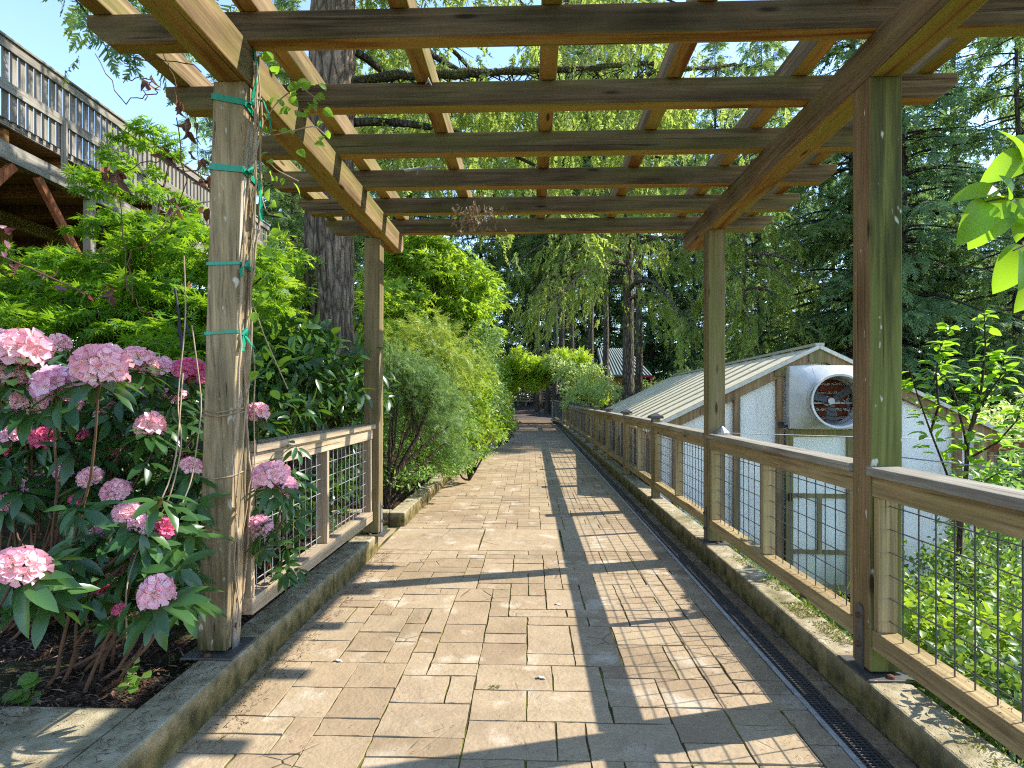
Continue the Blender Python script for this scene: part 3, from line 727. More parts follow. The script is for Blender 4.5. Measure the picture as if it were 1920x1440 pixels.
# exhaust fan: white square cone, round hood, blades, guard
zc=EYE-.05; uc=.06
fh_=MB()
def ring(cu,cz,r,v,n=28,sq=0):
    out=[]
    for i in range(n):
        t=2*math.pi*(i+.5)/n; c,s=math.cos(t),math.sin(t)
        if sq: k=1/max(abs(c),abs(s)); k=min(k,1.38)
        else: k=1
        out.append(gl(cu+r*c*k,v,cz+r*s*k))
    return out
rings=[ring(0,zc+.05,.45,-.04,sq=1),ring(0,zc+.05,.45,-.17,sq=1),ring(0,zc+.05,.44,-.18,sq=1),ring(.05,zc,.33,-.30),ring(.05,zc,.335,-.34),ring(.05,zc,.345,-.54),ring(.05,zc,.365,-.58),ring(.05,zc,.338,-.575),ring(.05,zc,.30,-.30)]
n=28; vs=[p for r in rings for p in r]; fs=[]
for k in range(len(rings)-1):
    for i in range(n): fs.append((k*n+i,k*n+(i+1)%n,(k+1)*n+(i+1)%n,(k+1)*n+i))
fh_.add(vs,fs); fan=fh_.build('fan_housing',WHITEP,gh,smooth=True); es=fan.modifiers.new('split','EDGE_SPLIT'); es.split_angle=R_(38)
m=MB(); m.cyl(gl(.02,-.40,zc),gl(.02,-.28,zc),.045,.045,16); m.cyl(gl(.02,-.28,zc),gl(.02,-.16,zc),.07,.07,14); m.beam(gl(-.3,-.27,zc-.03),gl(.34,-.27,zc-.03),.03,.02); m.build('motor',STEEL,fan)
for k,ang in enumerate((-90,32,160)):
    t=R_(ang); m=MB(); r0,r1=.05,.30; c,s=math.cos(t),math.sin(t); px_,pz_=-s,c
    def bp(r,wd,v,tw): return gl(.02+r*c+px_*wd,v+tw,zc+r*s+pz_*wd)
    V=[bp(r0,-.035,-.37,0),bp(r0,.035,-.37,-.03),bp(.17,.06,-.37,-.05),bp(r1,.075,-.37,-.05),bp(r1,-.06,-.37,.03),bp(.17,-.05,-.37,.03)]
    m.prism(V,Vector((GD[0],GD[1],0))*.004); m.build('blade',plain('fan_blade',(.10,.10,.10),.45,.4) if k==0 else bpy.data.materials['fan_blade'],fan)
m=MB()
for r in (.09,.15,.21,.265,.315):
    pts=[gl(.02+r*math.cos(t),-.47,zc+r*math.sin(t)) for t in np.linspace(0,2*math.pi,33)]; m.tube(pts,.0032,4)
for a in range(0,360,45): m.tube([gl(.02+.08*math.cos(R_(a)),-.474,zc+.08*math.sin(R_(a))),gl(.02+.345*math.cos(R_(a)),-.474,zc+.345*math.sin(R_(a)))],.003,4)
m.build('guard_wires',BLACK,fan)
m=MB()
for i in range(6):
    z=zc-.30+i*.12; m.beam(gl(-.32,-.10,z),gl(.36,-.10,z+.0),.012,.085,(0,-.5,1))
m.build('louvre',REDL,fan)

# wires strung in front of the greenhouse
for a,b,lab in (((1361,812,5.2),(1925,822,5.2),'upper thin steel wire strung across in front of the greenhouse door'),((1642,852,3.4),(1960,878,3.0),'lower thin steel wire strung from the near right post')):
    p=at(*a); q=at(*b); q=p+(q-p)*1.4; mdl=(p+q)/2-Vector((0,0,.02)); o=MB().tube([p,mdl,q],.0035,5).build('wire',STEEL,origin=p); tag(o,lab,'wire')

# dark wooden mesh fence far right
ff=empty('garden_fence',at(1960,900,7.5),'dark brown wooden fence with black wire mesh beyond the young tree','fence')
p0=at(1838,0,7.6); p1=at(2200,0,7.0)
def pt(t,z): return Vector((p0.x+(p1.x-p0.x)*t,p0.y+(p1.y-p0.y)*t,z))
MB().beam(pt(0,.74),pt(1,.74),.05,.14).build('top_rail',W_red,ff)
for t in (0,.5,1): MB().beam(pt(t,-1.4),pt(t,.80),.1,.1,(0,1,0)).build('post',W_fz,ff)
m=MB()
for i in range(26): t=i/25; m.cyl(pt(t,-1.3),pt(t,.66),.004,n=4,caps=False)
for i in range(18): m.cyl(pt(0,-1.25+i*.11),pt(1,-1.25+i*.11),.004,n=4,caps=False)
m.build('wire_mesh',WIRE,ff)

# ------------------------------------------------------------------ raised deck on the left
da=at(80,745,9.0); db=at(392,745,14.0); dd=Vector((db.x-da.x,db.y-da.y,0)).normalized(); dn=Vector((-dd.y,dd.x,0))   # dn points left
def dk(s,o,z): p=da+dd*s+dn*o; return Vector((p.x,p.y,z))
dk_o=empty('raised_deck',dk(0,0,0),'tall raised timber deck with grey baluster railing and red brown braces','deck')
S0,S1=-5.5,8.5
DTOP=EYE+5.22
m=MB(); m.beam(dk(S0,0,DTOP-.07),dk(S1,0,DTOP-.07),.045,.14); m.beam(dk(S0,.02,DTOP+.02),dk(S1,.02,DTOP+.02),.15,.036); m.build('top_rail',W_dky,dk_o,bevel=.004)
m=MB(); m.beam(dk(S0,0,DTOP-.68),dk(S1,0,DTOP-.68),.045,.15); m.build('lower_rail',W_dky,dk_o,bevel=.004)
s=S0+.1; k=0
while s<S1:
    if k<96:
        MB().beam(dk(s,.052,DTOP-1.13),dk(s,.052,DTOP-.06),.038,.085,(dd.x,dd.y,0)).build('baluster',W_dk,dk_o)
    s+=.145; k+=1
for s in (-4.4,-2.0,.4,2.8,5.2,7.6):
    MB().beam(dk(s,-.032,DTOP-1.50),dk(s,-.032,DTOP-.7),.09,.04,(dd.x,dd.y,0)).build('railing_post',W_dk,dk_o,bevel=.004)
m=MB(); m.beam(dk(S0,.14,DTOP-1.14),dk(S1,.12,DTOP-1.16),.05,.11); m.build('deck_edge',W_dky,dk_o)
m=MB(); 
for i in range(48): o=.2+i*.15; m.beam(dk(S0,o,DTOP-1.13),dk(S1,o,DTOP-1.13),.14,.03)
m.build('deck_boards',W_jo,dk_o)
s=S0+.2
while s<S1: MB().beam(dk(s,.20,DTOP-1.27),dk(s,7.3,DTOP-1.27),.09,.24).build('joist',W_jo,dk_o); s+=1.22
MB().beam(dk(S0,.25,DTOP-1.53),dk(S1,.25,DTOP-1.53),.14,.27).build('beam',W_dky,dk_o,bevel=.006)
MB().beam(dk(S0,3.1,DTOP-1.53),dk(S1,3.1,DTOP-1.53),.14,.27).build('beam',W_dkm,dk_o,bevel=.006)
for s,o in ((-1.4,.25),(1.35,.25),(4.1,.25),(6.9,.25),(-.7,3.1),(2.9,3.1),(6.5,3.1)):
    MB().beam(dk(s,o,-.2),dk(s,o,DTOP-1.67),.14,.14,(dd.x,dd.y,0)).build('post',W_dk if o<1 else W_dkm,dk_o,bevel=.006)
    for sg in (-1,1): MB().beam(dk(s+sg*1.15,o,DTOP-1.68),dk(s+sg*.09,o,DTOP-2.95),.085,.12,(0,0,1)).build('brace',W_red,dk_o,bevel=.004)
hb=empty('lodge',dk(0,7.4,0),'dark brown building wall behind the raised deck','building')
MB().beam(dk(S0-6,7.5,3.2),dk(S1+1,7.5,3.2),.3,6.6).build('wall',plain('brown_siding',(.06,.04,.03),.8,.2),hb)
MB().beam(dk(S0-6,7.0,6.9),dk(S1+1.4,7.0,6.9),1.6,.3).build('eave',plain('dark_eave',(.04,.035,.03),.8,.2),hb)

# ------------------------------------------------------------------ conifers
def conifer(seed,H,R,z0,nb,per,sl,mat,bark,r0,label,name='conifer',hang=.15,tm=None,group=None,droop=.22,dens=1.0,lean=0,cat='tree'):
    rg=np.random.default_rng(seed); root=empty(name,(0,0,0),label,cat,group)
    qt=QM(); zs=np.linspace(-.4,H,14); wx=np.cumsum(rg.normal(0,.03,14))*H/25
    tp=np.stack([wx+lean*zs,np.cumsum(rg.normal(0,.03,14))*H/25,zs],1); rad=r0*(1-.93*np.clip(zs/H,0,1)); rad[0]*=1.35
    qt.tube(tp,rad,10); q=QM()
    P=[];D=[];N=[];S=[]
    for i in range(nb):
        u=(i+rg.random())/nb; z=z0+(H-z0)*u; L=(R*(1-u)**.75+.35)*rg.uniform(.65,1.12); az=rg.uniform(0,2*np.pi)
        h=np.array([np.cos(az),np.sin(az),0]); sd_=np.array([-h[1],h[0],0]); rise=rg.uniform(-.05,.35)*(u*.8+.3); dr=droop*rg.uniform(.7,1.6)
        b=np.array([np.interp(z,zs,tp[:,0]),np.interp(z,zs,tp[:,1]),z])
        t=np.linspace(0,1,6)[:,None]; wob=rg.normal(0,.05*L,(6,1))*t*sd_
        path=b+h*L*t+np.array([0,0,1])*(rise*L*t-dr*L*t*t*1.4)+wob
        qt.tube(path,np.linspace(max(.012,.016*L+.01),.006,6),4)
        n=max(5,int(per*L*dens)); tt=rg.uniform(.12,1.0,n)**.8; sg=rg.choice([-1,1],n)
        pp=np.stack([np.interp(tt,t[:,0],path[:,k]) for k in range(3)],1)
        spread=rg.uniform(.0,.34,n)*L*(1-.6*tt)
        d=h[None]*rg.uniform(.2,1,(n,1))+sd_[None]*sg[:,None]*rg.uniform(.2,1.0,(n,1)); d[:,2]-=rg.uniform(.0,.45,n)
        pp=pp+nrm(d)*spread[:,None]; pp[:,2]-=spread*.25
        hg=rg.random(n)<hang; d[hg]=np.stack([rg.normal(0,.25,hg.sum()),rg.normal(0,.25,hg.sum()),-np.ones(hg.sum())],1)+h*.25
        nn=np.array([0,0,1.0])+rg.normal(0,.35,(n,3)); 
        P.append(pp);D.append(d);N.append(nn);S.append(sl*rg.uniform(.6,1.25,n)*(1-.25*tt))
    q.leaves(tm or TL_SPR,np.concatenate(P),np.concatenate(D),np.concatenate(N),np.concatenate(S),rg)
    qt.build('trunk',bark,root,smooth=True); q.build('crown',mat,root)
    return root
def place(root,x,y,rz=0,s=1.0,z=None):
    root.location=(x,y,zr(x,y)-.1 if z is None else z); root.rotation_euler=(0,0,rz); root.scale=(s,s,s); return root
def placep(root,px,d,rz=0,s=1.0): p=at(px,745,d); return place(root,p.x,p.y,rz,s)
def twin(src,label,group=None):
    c=copy_tree(src); c['label']=label
    if group: c['group']=group
    elif 'group' in c: del c['group']
    return c
GC_='conifers standing to the right of the path'; GT='tall bare trunks beyond the arch'; GF='dense forest conifers far behind'
cA=conifer(1,20,4.6,1.0,175,12,.62,L_firb,BARKD,.26,'blue green conifer rising directly right of the near mossy post',group=GC_,hang=.3)
placep(cA,1690,20.5,.3)
cB=conifer(2,21,5.0,2.2,175,12,.66,L_fir,BARKD,.30,'broad dark fir behind the greenhouse ridge, between the two right posts',group=GC_,hang=.25,tm=TL_SPR2)
placep(cB,1600,22.5,1.0)
cC=conifer(3,19,3.4,.6,160,14,.6,L_fir,BARKD,.17,'slimmer fir at the right edge with grey trunk showing between its boughs',group=GC_,hang=.35,dens=.8)
placep(cC,1905,19,2.0)
cD=conifer(4,36,3.8,15,140,14,.75,L_fir,BARK,.30,'tall fir with long bare trunk',group=GT,hang=.3,tm=TL_SPR2)
cE=conifer(5,34,5.2,3.0,170,13,.85,L_fir,BARKD,.30,'dense forest conifer',group=GF,hang=.25)
cF=conifer(6,32,4.8,1.5,160,13,.88,L_firb,BARKD,.28,'dense forest conifer',group=GF,hang=.2,tm=TL_SPR2)
def more(src,px,d,rz,s,label,group): return placep(twin(src,label,group),px,d,rz,s)
more(cA,1790,25,2.2,1.1,'conifer further back between the slim right-edge fir and the mossy post',GC_)
more(cC,1425,29,4.7,1.1,'slender straight fir close right of the far right pergola post',GC_)
more(cB,2180,26,5.0,1.0,'conifer standing outside the view on the right',GC_)
# bare trunks beyond the arch
tr=[(1052,44,.9,'thick grey trunk standing left of centre just above the leafy arch'),(1072,40,.72,'slim pale trunk sunlit on one edge, right of the thick grey one above the arch'),
    (1109,37,.75,'brown trunk directly left of the cabin gable'),(1136,35,.72,'brown trunk in front of the green cabin roof'),(1197,29.5,.72,'lighter brown trunk touching the right side of the big dark trunk'),
    (1008,46,.85,'dark trunk seen through the arch opening on the left'),(1026,44,.68,'mossy thin trunk in the middle of the arch opening'),(1041,41,.75,'dark trunk at the right side of the arch opening'),(1004,52,.6,'thin trunk above the left half of the arch'),(1024,54,.7,'thin dark trunk above the middle of the arch')]
for i,(px,d,s,lab) in enumerate(tr):
    o=cD if i==0 else copy_tree(cD); o['label']=lab; placep(o,px,d,i*1.7,s)
rg=np.random.default_rng(77)
FAR=[(520,42,.9,'far conifer immediately right of the weathered left post'),(590,52,.9,'far conifer hidden behind the massive trunk'),(655,44,.8,'far conifer between the massive trunk and the far left post'),
(700,56,1.0,'far conifer above the far left post'),(785,50,.85,'far conifer above the green maple crown'),(850,60,1.0,'far conifer left of the dead sprig, deep in the forest'),(905,50,.9,'far conifer left of the vine arch top'),
(950,64,1.05,'far conifer rising behind the left end of the vine arch'),(1000,60,1.0,'far conifer rising behind the middle of the vine arch'),(1050,68,1.1,'far conifer rising behind the right end of the vine arch'),
(1095,56,1.0,'far conifer rising behind the pale shrub'),(1140,62,1.1,'far conifer rising behind the cabin gable'),(1165,80,1.2,'farthest conifer glimpsed left of the big dark trunk'),(1222,54,1.0,'far conifer right of the cabin roof'),
(1262,64,1.15,'far conifer above the far end of the greenhouse roof'),(1300,52,.95,'far conifer close left of the far right post'),(1345,60,1.2,'far conifer behind the far right post'),(1400,58,1.2,'far conifer close right of the far right post'),
(1455,66,1.3,'far conifer above the middle of the greenhouse roof'),(1500,58,.95,'far conifer left of the greenhouse peak'),(1560,62,1.0,'far conifer above the greenhouse peak'),(1620,52,1.1,'far conifer hidden by the near mossy post'),
(1690,56,.8,'far conifer just right of the near mossy post'),(1750,62,.85,'far conifer above the young tree'),(1815,52,.7,'far conifer right of the young tree tip'),(1880,58,.75,'far conifer at the right edge behind the big leaves'),(1960,44,1.0,'far conifer outside the right edge'),(2060,46,1.0,'far conifer well outside the right edge')]
for i,(px,d,sc_,lab) in enumerate(FAR):
    o=(cE if i==0 else cF if i==1 else copy_tree(cE if i%2==0 else cF)); o['label']=lab; o['group']=GF
    p=at(px,745,d); place(o,p.x,p.y,rg.uniform(0,6),sc_,z=zr(p.x,p.y)-.8)
# left side conifers
more(cF,425,30,1.0,.62,'blue green conifer top above the deck railing, left of the weathered post','conifers behind the deck')
more(cE,545,27,3.0,.62,'dark conifer between the weathered post and the big trunk','conifers behind the deck')
more(cF,330,36,2.0,.50,'small conifer top poking over the deck railing beside the open sky','conifers behind the deck')
more(cE,745,34,5.0,.8,'conifer just right of the big trunk, behind the green maple','conifers behind the deck')

# hanging-bough fir (bright new growth) just past the greenhouse
def hang_tufts(q,rg,pp,out,n,lo,hi,sl):
    """curtains of drooping twigs starting at points pp (k,3)"""
    P=[];D=[];N=[];S=[]
    k=len(pp); ln=rg.uniform(lo,hi,k)
    for j in range(n):
        f=(j+rg.random(k))/n
        p=pp+np.stack([out[:,0]*.25*f*ln,out[:,1]*.25*f*ln,-f*ln],1)+rg.normal(0,.05,(k,3))
        d=np.stack([out[:,0]*.3+rg.normal(0,.27,k),out[:,1]*.3+rg.normal(0,.27,k),-np.ones(k)*rg.uniform(.6,1.3,k)],1)
        P.append(p);D.append(d);N.append(rg.normal(0,1,(k,3)));S.append(sl*rg.uniform(.6,1.25,k))
    q.leaves(TL_HANG,np.concatenate(P),np.concatenate(D),np.concatenate(N),np.concatenate(S),rg)
def limb(qt,q,rg,base,az,L,rise,droop,r,per,lo,hi,sl,n=4,wob=.05):
    h=np.array([np.cos(az),np.sin(az),0]); t=np.linspace(0,1,9)[:,None]; sd_=np.array([-h[1],h[0],0])
    path=np.array(base)+h*L*t+np.array([0,0,1.])*(rise*L*t-droop*L*t**2.2)+np.cumsum(rg.normal(0,wob*L/4,(9,1)),0)*t*sd_
    qt.tube(path,np.linspace(r,.012,9),6)
    k=int(per*L); tt=rg.uniform(.18,1,k); pp=np.stack([np.interp(tt,t[:,0],path[:,j]) for j in range(3)],1)
    sp=rg.normal(0,.28,k)*L*.35*(1.1-tt); pp+=sd_*sp[:,None]; pp[:,2]-=abs(sp)*.3
    # secondary twigs
    for a in range(0,k,3):
        b=pp[a]; f=np.array([np.interp(max(0,tt[a]-.08),t[:,0],path[:,j]) for j in range(3)]); qt.tube([f,(b+f)/2+[0,0,.03],b],[.012,.008,.005],4)
    out=np.tile(h,(k,1))+rg.normal(0,.5,(k,3)); hang_tufts(q,rg,pp,out,n,lo,hi,sl)
    return path
def hanging_fir(px,d,r0,H,limbs,label,seed,mat=None,bark=None,zshift=0):
    p=at(px,745,d); z=zr(p.x,p.y)-.1; root=empty('fir_tree',(p.x,p.y,z),label,'tree'); rg=np.random.default_rng(seed); qt=QM(); q=QM()
    zs=np.linspace(z-.3,H,10); qt.tube(np.stack([p.x+.0*zs,p.y+0*zs,zs],1),r0*(1-.75*np.clip((zs-z)/H,0,1)),14)
    for (zz,az,L,rise,dr,per,lo,hi) in limbs: limb(qt,q,rg,(p.x,p.y,zz),az,L,rise,dr,.05+.01*L,per,lo,hi,.36,7)
    qt.build('trunk',bark or BARK,root,smooth=True); q.build('crown',mat or L_hang,root); return root
rg=np.random.default_rng(9)
lm=[]
for i in range(44):
    zz=5.6+i*.36; az=R_(rg.uniform(175,320)); L=rg.uniform(3.2,5.8)
    lm.append((zz,az,L,rg.uniform(-.05,.25),rg.uniform(.40,.66),5.6,.8,2.2))
hanging_fir(1178,24.5,.28,26,lm,'big dark fir before the cabin, drooping boughs with bright new tips',31)
lm=[(4.6+i*.42,R_(rg.uniform(140,330)),rg.uniform(1.6,2.8),.1,rg.uniform(.5,.75),6,.4,1.2) for i in range(14)]
hanging_fir(1395,21.5,.12,11,lm,'smaller fir behind the far right pergola post with lime green drooping tips',32)

# ------------------------------------------------------------------ big trunk on the left
bt0=at(622,745,9.0); bt=empty('fir_tree',(bt0.x,bt0.y,.2),'massive furrowed fir trunk behind the left far post, mossy limb reaching right','tree')
rg=np.random.default_rng(12); nr=150; ns=120; zs=np.linspace(.1,15,nr); ang=np.linspace(0,2*np.pi,ns,endpoint=False)
A,Z=np.meshgrid(ang,zs); 
rad=.405*(1-.025*Z)+.22*np.exp(-(Z-.1)/.55); rid=np.zeros_like(A)
for fq,am in ((9,.5),(17,.8),(29,.7),(43,.4)):
    ph=np.cumsum(rg.normal(0,.35,nr))[:,None]; rid+=am*np.abs(np.sin(.5*fq*A+ph+.8*np.sin(Z*2.1+fq)))
rid=(rid-rid.mean()); rad=rad+.022*rid+rg.normal(0,.004,A.shape)
cx=bt0.x-.05+.016*(Z-3); V=np.stack([cx+rad*np.cos(A),bt0.y+rad*np.sin(A),Z],-1).reshape(-1,3)
i=np.arange(nr-1)[:,None]*ns; j=np.arange(ns)[None]; k=(np.arange(ns)+1)%ns
QM().put(V,np.stack([i+j,i+k[None],i+ns+k[None],i+ns+j],-1).reshape(-1,4)).build('trunk',BARKB,bt,smooth=True)
qt=QM(); q=QM(); zm=at(690,150,9).z
pth=[at(635,158,9.0),at(690,149,9),at(760,140,8.9),at(850,140,8.9),at(930,135,9.1),at(1010,133,9.3),at(1090,131,9.5),at(1160,122,9.7),at(1215,120,9.9),at(1300,128,10.4),at(1380,122,11)]
rr=np.linspace(.075,.03,len(pth)); pn=np.array([list(p_) for p_ in pth]); tt_=np.linspace(0,1,40); pf=np.stack([np.interp(tt_,np.linspace(0,1,len(pn)),pn[:,c]) for c in range(3)],1)+rg.normal(0,.012,(40,3))
ql=QM().tube(pf,np.interp(tt_,[0,1],[.078,.03])*rg.uniform(.85,1.2,40),8); ql.build('mossy_limb',MOSSB,bt,smooth=True)
q2=QM(); k=1500; ii=rg.uniform(0,39,k); P=np.stack([np.interp(ii,np.arange(40),pf[:,c]) for c in range(3)],1)+sph(rg,k)*.06; P[:,2]+=.012
q2.leaves(TL_N,P,sph(rg,k)+[0,0,-.2],sph(rg,k),.06,rg); q2.build('moss',L_moss,bt)
k=260; ii=rg.uniform(4,39,k); pp=np.stack([np.interp(ii,np.arange(40),pf[:,c]) for c in range(3)],1); off=rg.normal(0,.8,(k,3)); off[:,2]=-abs(rg.normal(0,.15,k)); off[:,1]=abs(off[:,1])*1.4
for a in range(0,k,3): qt.tube([pp[a],pp[a]+off[a]*.5+[0,0,.06],pp[a]+off[a]],[.014,.01,.005],4)
hang_tufts(q,rg,pp+off,off,4,.3,1.1,.36)
for (zz,az,L,rise,dr) in ((5.7,10,4.2,.15,.42),(7.4,40,5.0,.1,.35),(7.9,-15,5.2,.15,.4),(8.8,75,5,.1,.4),(9.6,15,5.6,.1,.4),(10.8,-35,4.5,.15,.4),(11.6,30,5,.1,.4),(12.6,60,4.6,.1,.4),(9.0,110,4,.1,.4),(8.4,190,3.6,.2,.45),(9.8,230,3.8,.2,.45),(11.5,160,3.8,.2,.4),(10.6,200,4.2,.1,.4),(13.4,20,5.2,.1,.4),(10.2,50,5.6,.1,.35),(11.0,85,5,.1,.4),(12.0,0,5.5,.1,.4),(13.0,100,4.6,.1,.4),(7.0,65,5.2,.12,.4),(8.2,55,5.6,.12,.35),(9.2,92,5.2,.1,.4)):
    limb(qt,q,rg,(bt0.x+.1,bt0.y,zz),R_(az),L,rise,dr,.07,7.5,.4,1.3,.40,4)
qt.build('limbs',BARKD,bt,smooth=True); q.build('crown',L_hang,bt)
# twig spray hanging in the sky at upper left
tw=empty('fir_branch',at(120,-40,4.6),'thin fir twigs hanging against the blue sky beside the deck railing','branch')
rg=np.random.default_rng(5); qt=QM(); q=QM(); P=[]
for (a,b_) in (((60,-60),(205,110)),((150,-40),(255,130)),((220,-40),(300,120)),((110,-60),(330,95)),((250,-30),(340,200)),((300,0),(372,330))):
    p0=at(a[0],a[1],4.6); p1=at(b_[0],b_[1],4.6); mid=(p0+p1)/2+Vector((.1,.1,.18)); pts=[p0*(1-t)**2+mid*2*t*(1-t)+p1*t*t for t in np.linspace(0,1,9)]; qt.tube(pts,np.linspace(.010,.003,9),4)
    n=26; tt=rg.uniform(.1,1,n); P.append(np.stack([np.interp(tt,np.linspace(0,1,9),np.array([list(x) for x in pts])[:,c]) for c in range(3)],1))
P=np.concatenate(P); k=len(P); q.leaves(TL_SPR,P,np.stack([rg.normal(.2,.6,k),rg.normal(0,.6,k),-rg.uniform(.2,1,k)],1),sph(rg,k)+[0,0,.5],rg.uniform(.12,.26,k),rg)
qt.build('twig',BARKD,tw); q.build('needles',L_firb,tw)

# ------------------------------------------------------------------ shrubs and leafy trees
def blob(rg,c,rad,ncl,rcl,nl,lo=.35,flat=1.0):
    cc=np.array(list(c))+sph(rg,ncl)*np.array(rad)*(rg.uniform(lo**3,1,(ncl,1))**(1/3))
    u=sph(rg,ncl*nl); rc=np.repeat(rcl*rg.uniform(.6,1.3,ncl),nl)
    P=np.repeat(cc,nl,0)+u*np.array([1,1,flat])*(rc*rg.uniform(.35,1,ncl*nl))[:,None]
    return P,u,cc
def shrub(name,label,cat,base,blobs,tm,size,mat,bark,seed,stems=6,stemr=.02,up=.7,flat=1.0,droop=0.0,group=None,part='foliage',stempart='stem',wob=.12):
    rg=np.random.default_rng(seed); root=empty(name,base,label,cat,group); q=QM(); qt=QM(); allc=[]
    for (c,rad,ncl,rcl,nl) in blobs:
        P,u,cc=blob(rg,c,rad,ncl,rcl,nl,flat=flat); n=len(P); zmin=zr(float(c[0]),float(c[1]))+.02
        ok=P[:,2]>zmin; P=P[ok];u=u[ok];n=len(P)
        D=u*.9+rg.normal(0,.55,(n,3)); D[:,2]-=droop; N=np.array([0,0,up])+u*.35+rg.normal(0,.4,(n,3))
        q.leaves(tm,P,D,N,size*rg.uniform(.65,1.25,n),rg); allc.append(cc)
    allc=np.concatenate(allc); b=np.array(list(base)); b[2]-=.1
    sel=allc[rg.permutation(len(allc))[:stems]]
    for e in sel:
        t=np.linspace(0,1,7)[:,None]; mid=b+(e-b)*np.array([.35,.35,.55])+rg.normal(0,wob,3); path=b*(1-t)**2+mid*2*t*(1-t)+e*t*t+rg.normal(0,.012,(7,3))*t
        qt.tube(path,np.linspace(stemr,stemr*.22,7),5)
    qt.build(stempart,bark,root,smooth=True); q.build(part,mat,root); return root
def V3(px,py,d): return at(px,py,d)
# Japanese maple in front of the deck
rgm=np.random.default_rng(21); mb=[]
for px,py,d,rx,rz,n in ((60,545,5.0,.9,.16,34),(170,505,5.2,.7,.13,26),(250,560,4.8,.8,.16,34),(120,600,4.6,.95,.16,38),(300,500,5.2,.7,.18,32),(330,590,4.8,.7,.2,34),(255,435,5.4,.45,.12,14),(335,440,5.5,.5,.13,18),(290,350,5.5,.30,.10,7),(225,360,5.6,.25,.10,5),(280,262,5.6,.32,.10,8),(225,300,5.6,.2,.06,3),(60,495,5.6,.7,.12,16),(15,640,4.8,.6,.14,20),(200,640,4.6,.9,.18,34),(350,660,4.4,.5,.2,24),(360,470,5.0,.45,.25,22),(500,530,5.6,.25,.5,18)):
    mb.append((V3(px,py,d),(rx,.55,rz),n,.17,26))
shrub('japanese_maple','bright green Japanese maple with layered lacy leaves filling the left side below the deck','tree',(at(215,745,5.2).x,at(215,745,5.2).y,.35),mb,TL_PALM7,.085,L_jm,BARKS,22,stems=26,stemr=.035,up=1.6,flat=.35,droop=.25,part='crown',stempart='trunk')
mb=[(V3(px,py,d),(rx,.7,rz),n,.26,26) for px,py,d,rx,rz,n in ((40,600,6.8,1.2,.5,40),(200,590,6.6,1.2,.5,42),(340,560,6.8,.9,.6,40),(110,680,6.5,1.4,.4,40),(330,690,6.2,.9,.5,34))]
shrub('japanese_maple','darker green maple filling the shade behind the layered Japanese maple','tree',(at(140,745,7).x,at(140,745,7).y,.35),mb,TL_PALM,.10,leafmat('shade_maple_leaf',(.045,.13,.015),(.09,.2,.02),tr=.45,trc=(.3,.55,.02)),BARKS,23,stems=14,stemr=.04,up=1.4,flat=.4,droop=.2,part='crown',stempart='trunk')
# laurel behind left fence
mb=[(V3(575,705,5.0),(.55,.5,.34),64,.15,15),(V3(625,735,5.7),(.55,.5,.34),60,.15,15),(V3(530,675,4.5),(.33,.35,.30),36,.14,15),(V3(655,765,6.1),(.35,.35,.30),36,.14,15),(V3(505,765,4.2),(.25,.3,.3),24,.13,14)]
shrub('laurel_shrub','dark glossy laurel like shrub directly behind the short left fence rail','shrub',(-2.5,5.0,.2),mb,TL_RHODO,.14,L_rho2,BARKS,24,stems=22,stemr=.018,up=.9,droop=.05)
mb=[(V3(665,890,6.2),(.2,.3,.28),14,.11,11),(V3(575,935,4.8),(.24,.3,.22),13,.11,10),(V3(510,960,4.2),(.16,.25,.22),9,.10,10),(V3(625,930,5.5),(.16,.3,.2),9,.10,9)]
shrub('laurel_shrub','low leafy shrub showing through the wire mesh of the left fence','shrub',(-2.1,4.9,.12),mb,TL_RHODO,.11,L_rho2,BARKS,25,stems=12,stemr=.012,up=.9)
# green maple tree beyond
vmb=[(V3(px,py,d),(rx,1.0,rz),n,.34,34) for px,py,d,rx,rz,n in ((790,500,12.5,1.1,.6,46),(855,530,13,.8,.6,34),(755,465,12.5,.7,.4,26),(830,590,13,1.0,.5,36),(890,610,14,.6,.5,20),(760,570,12,.7,.5,26),(870,660,14,.7,.4,18),(905,560,14,.45,.4,10))]
shrub('maple_tree','sunlit green maple tree above the feathery shrubs, right of the far left post','tree',(at(800,745,13).x,at(800,745,13).y,.2),vmb,TL_PALM,.16,L_vm,BARKS,26,stems=18,stemr=.07,up=1.2,flat=.5,droop=.15,part='crown',stempart='trunk')
vmb=[(V3(px,py,d),(rx,.8,rz),n,.28,32) for px,py,d,rx,rz,n in ((520,520,8.3,.45,.6,22),(535,590,8.4,.25,.45,14),(500,620,8.0,.5,.5,22),(705,600,10.5,.5,1.0,34))]
shrub('maple_tree','light green maple foliage either side of the massive trunk','tree',(at(530,745,8.6).x,at(530,745,8.6).y,.2),vmb,TL_PALM,.12,L_vm,BARKS,27,stems=12,stemr=.04,up=1.2,flat=.5,part='crown',stempart='trunk')
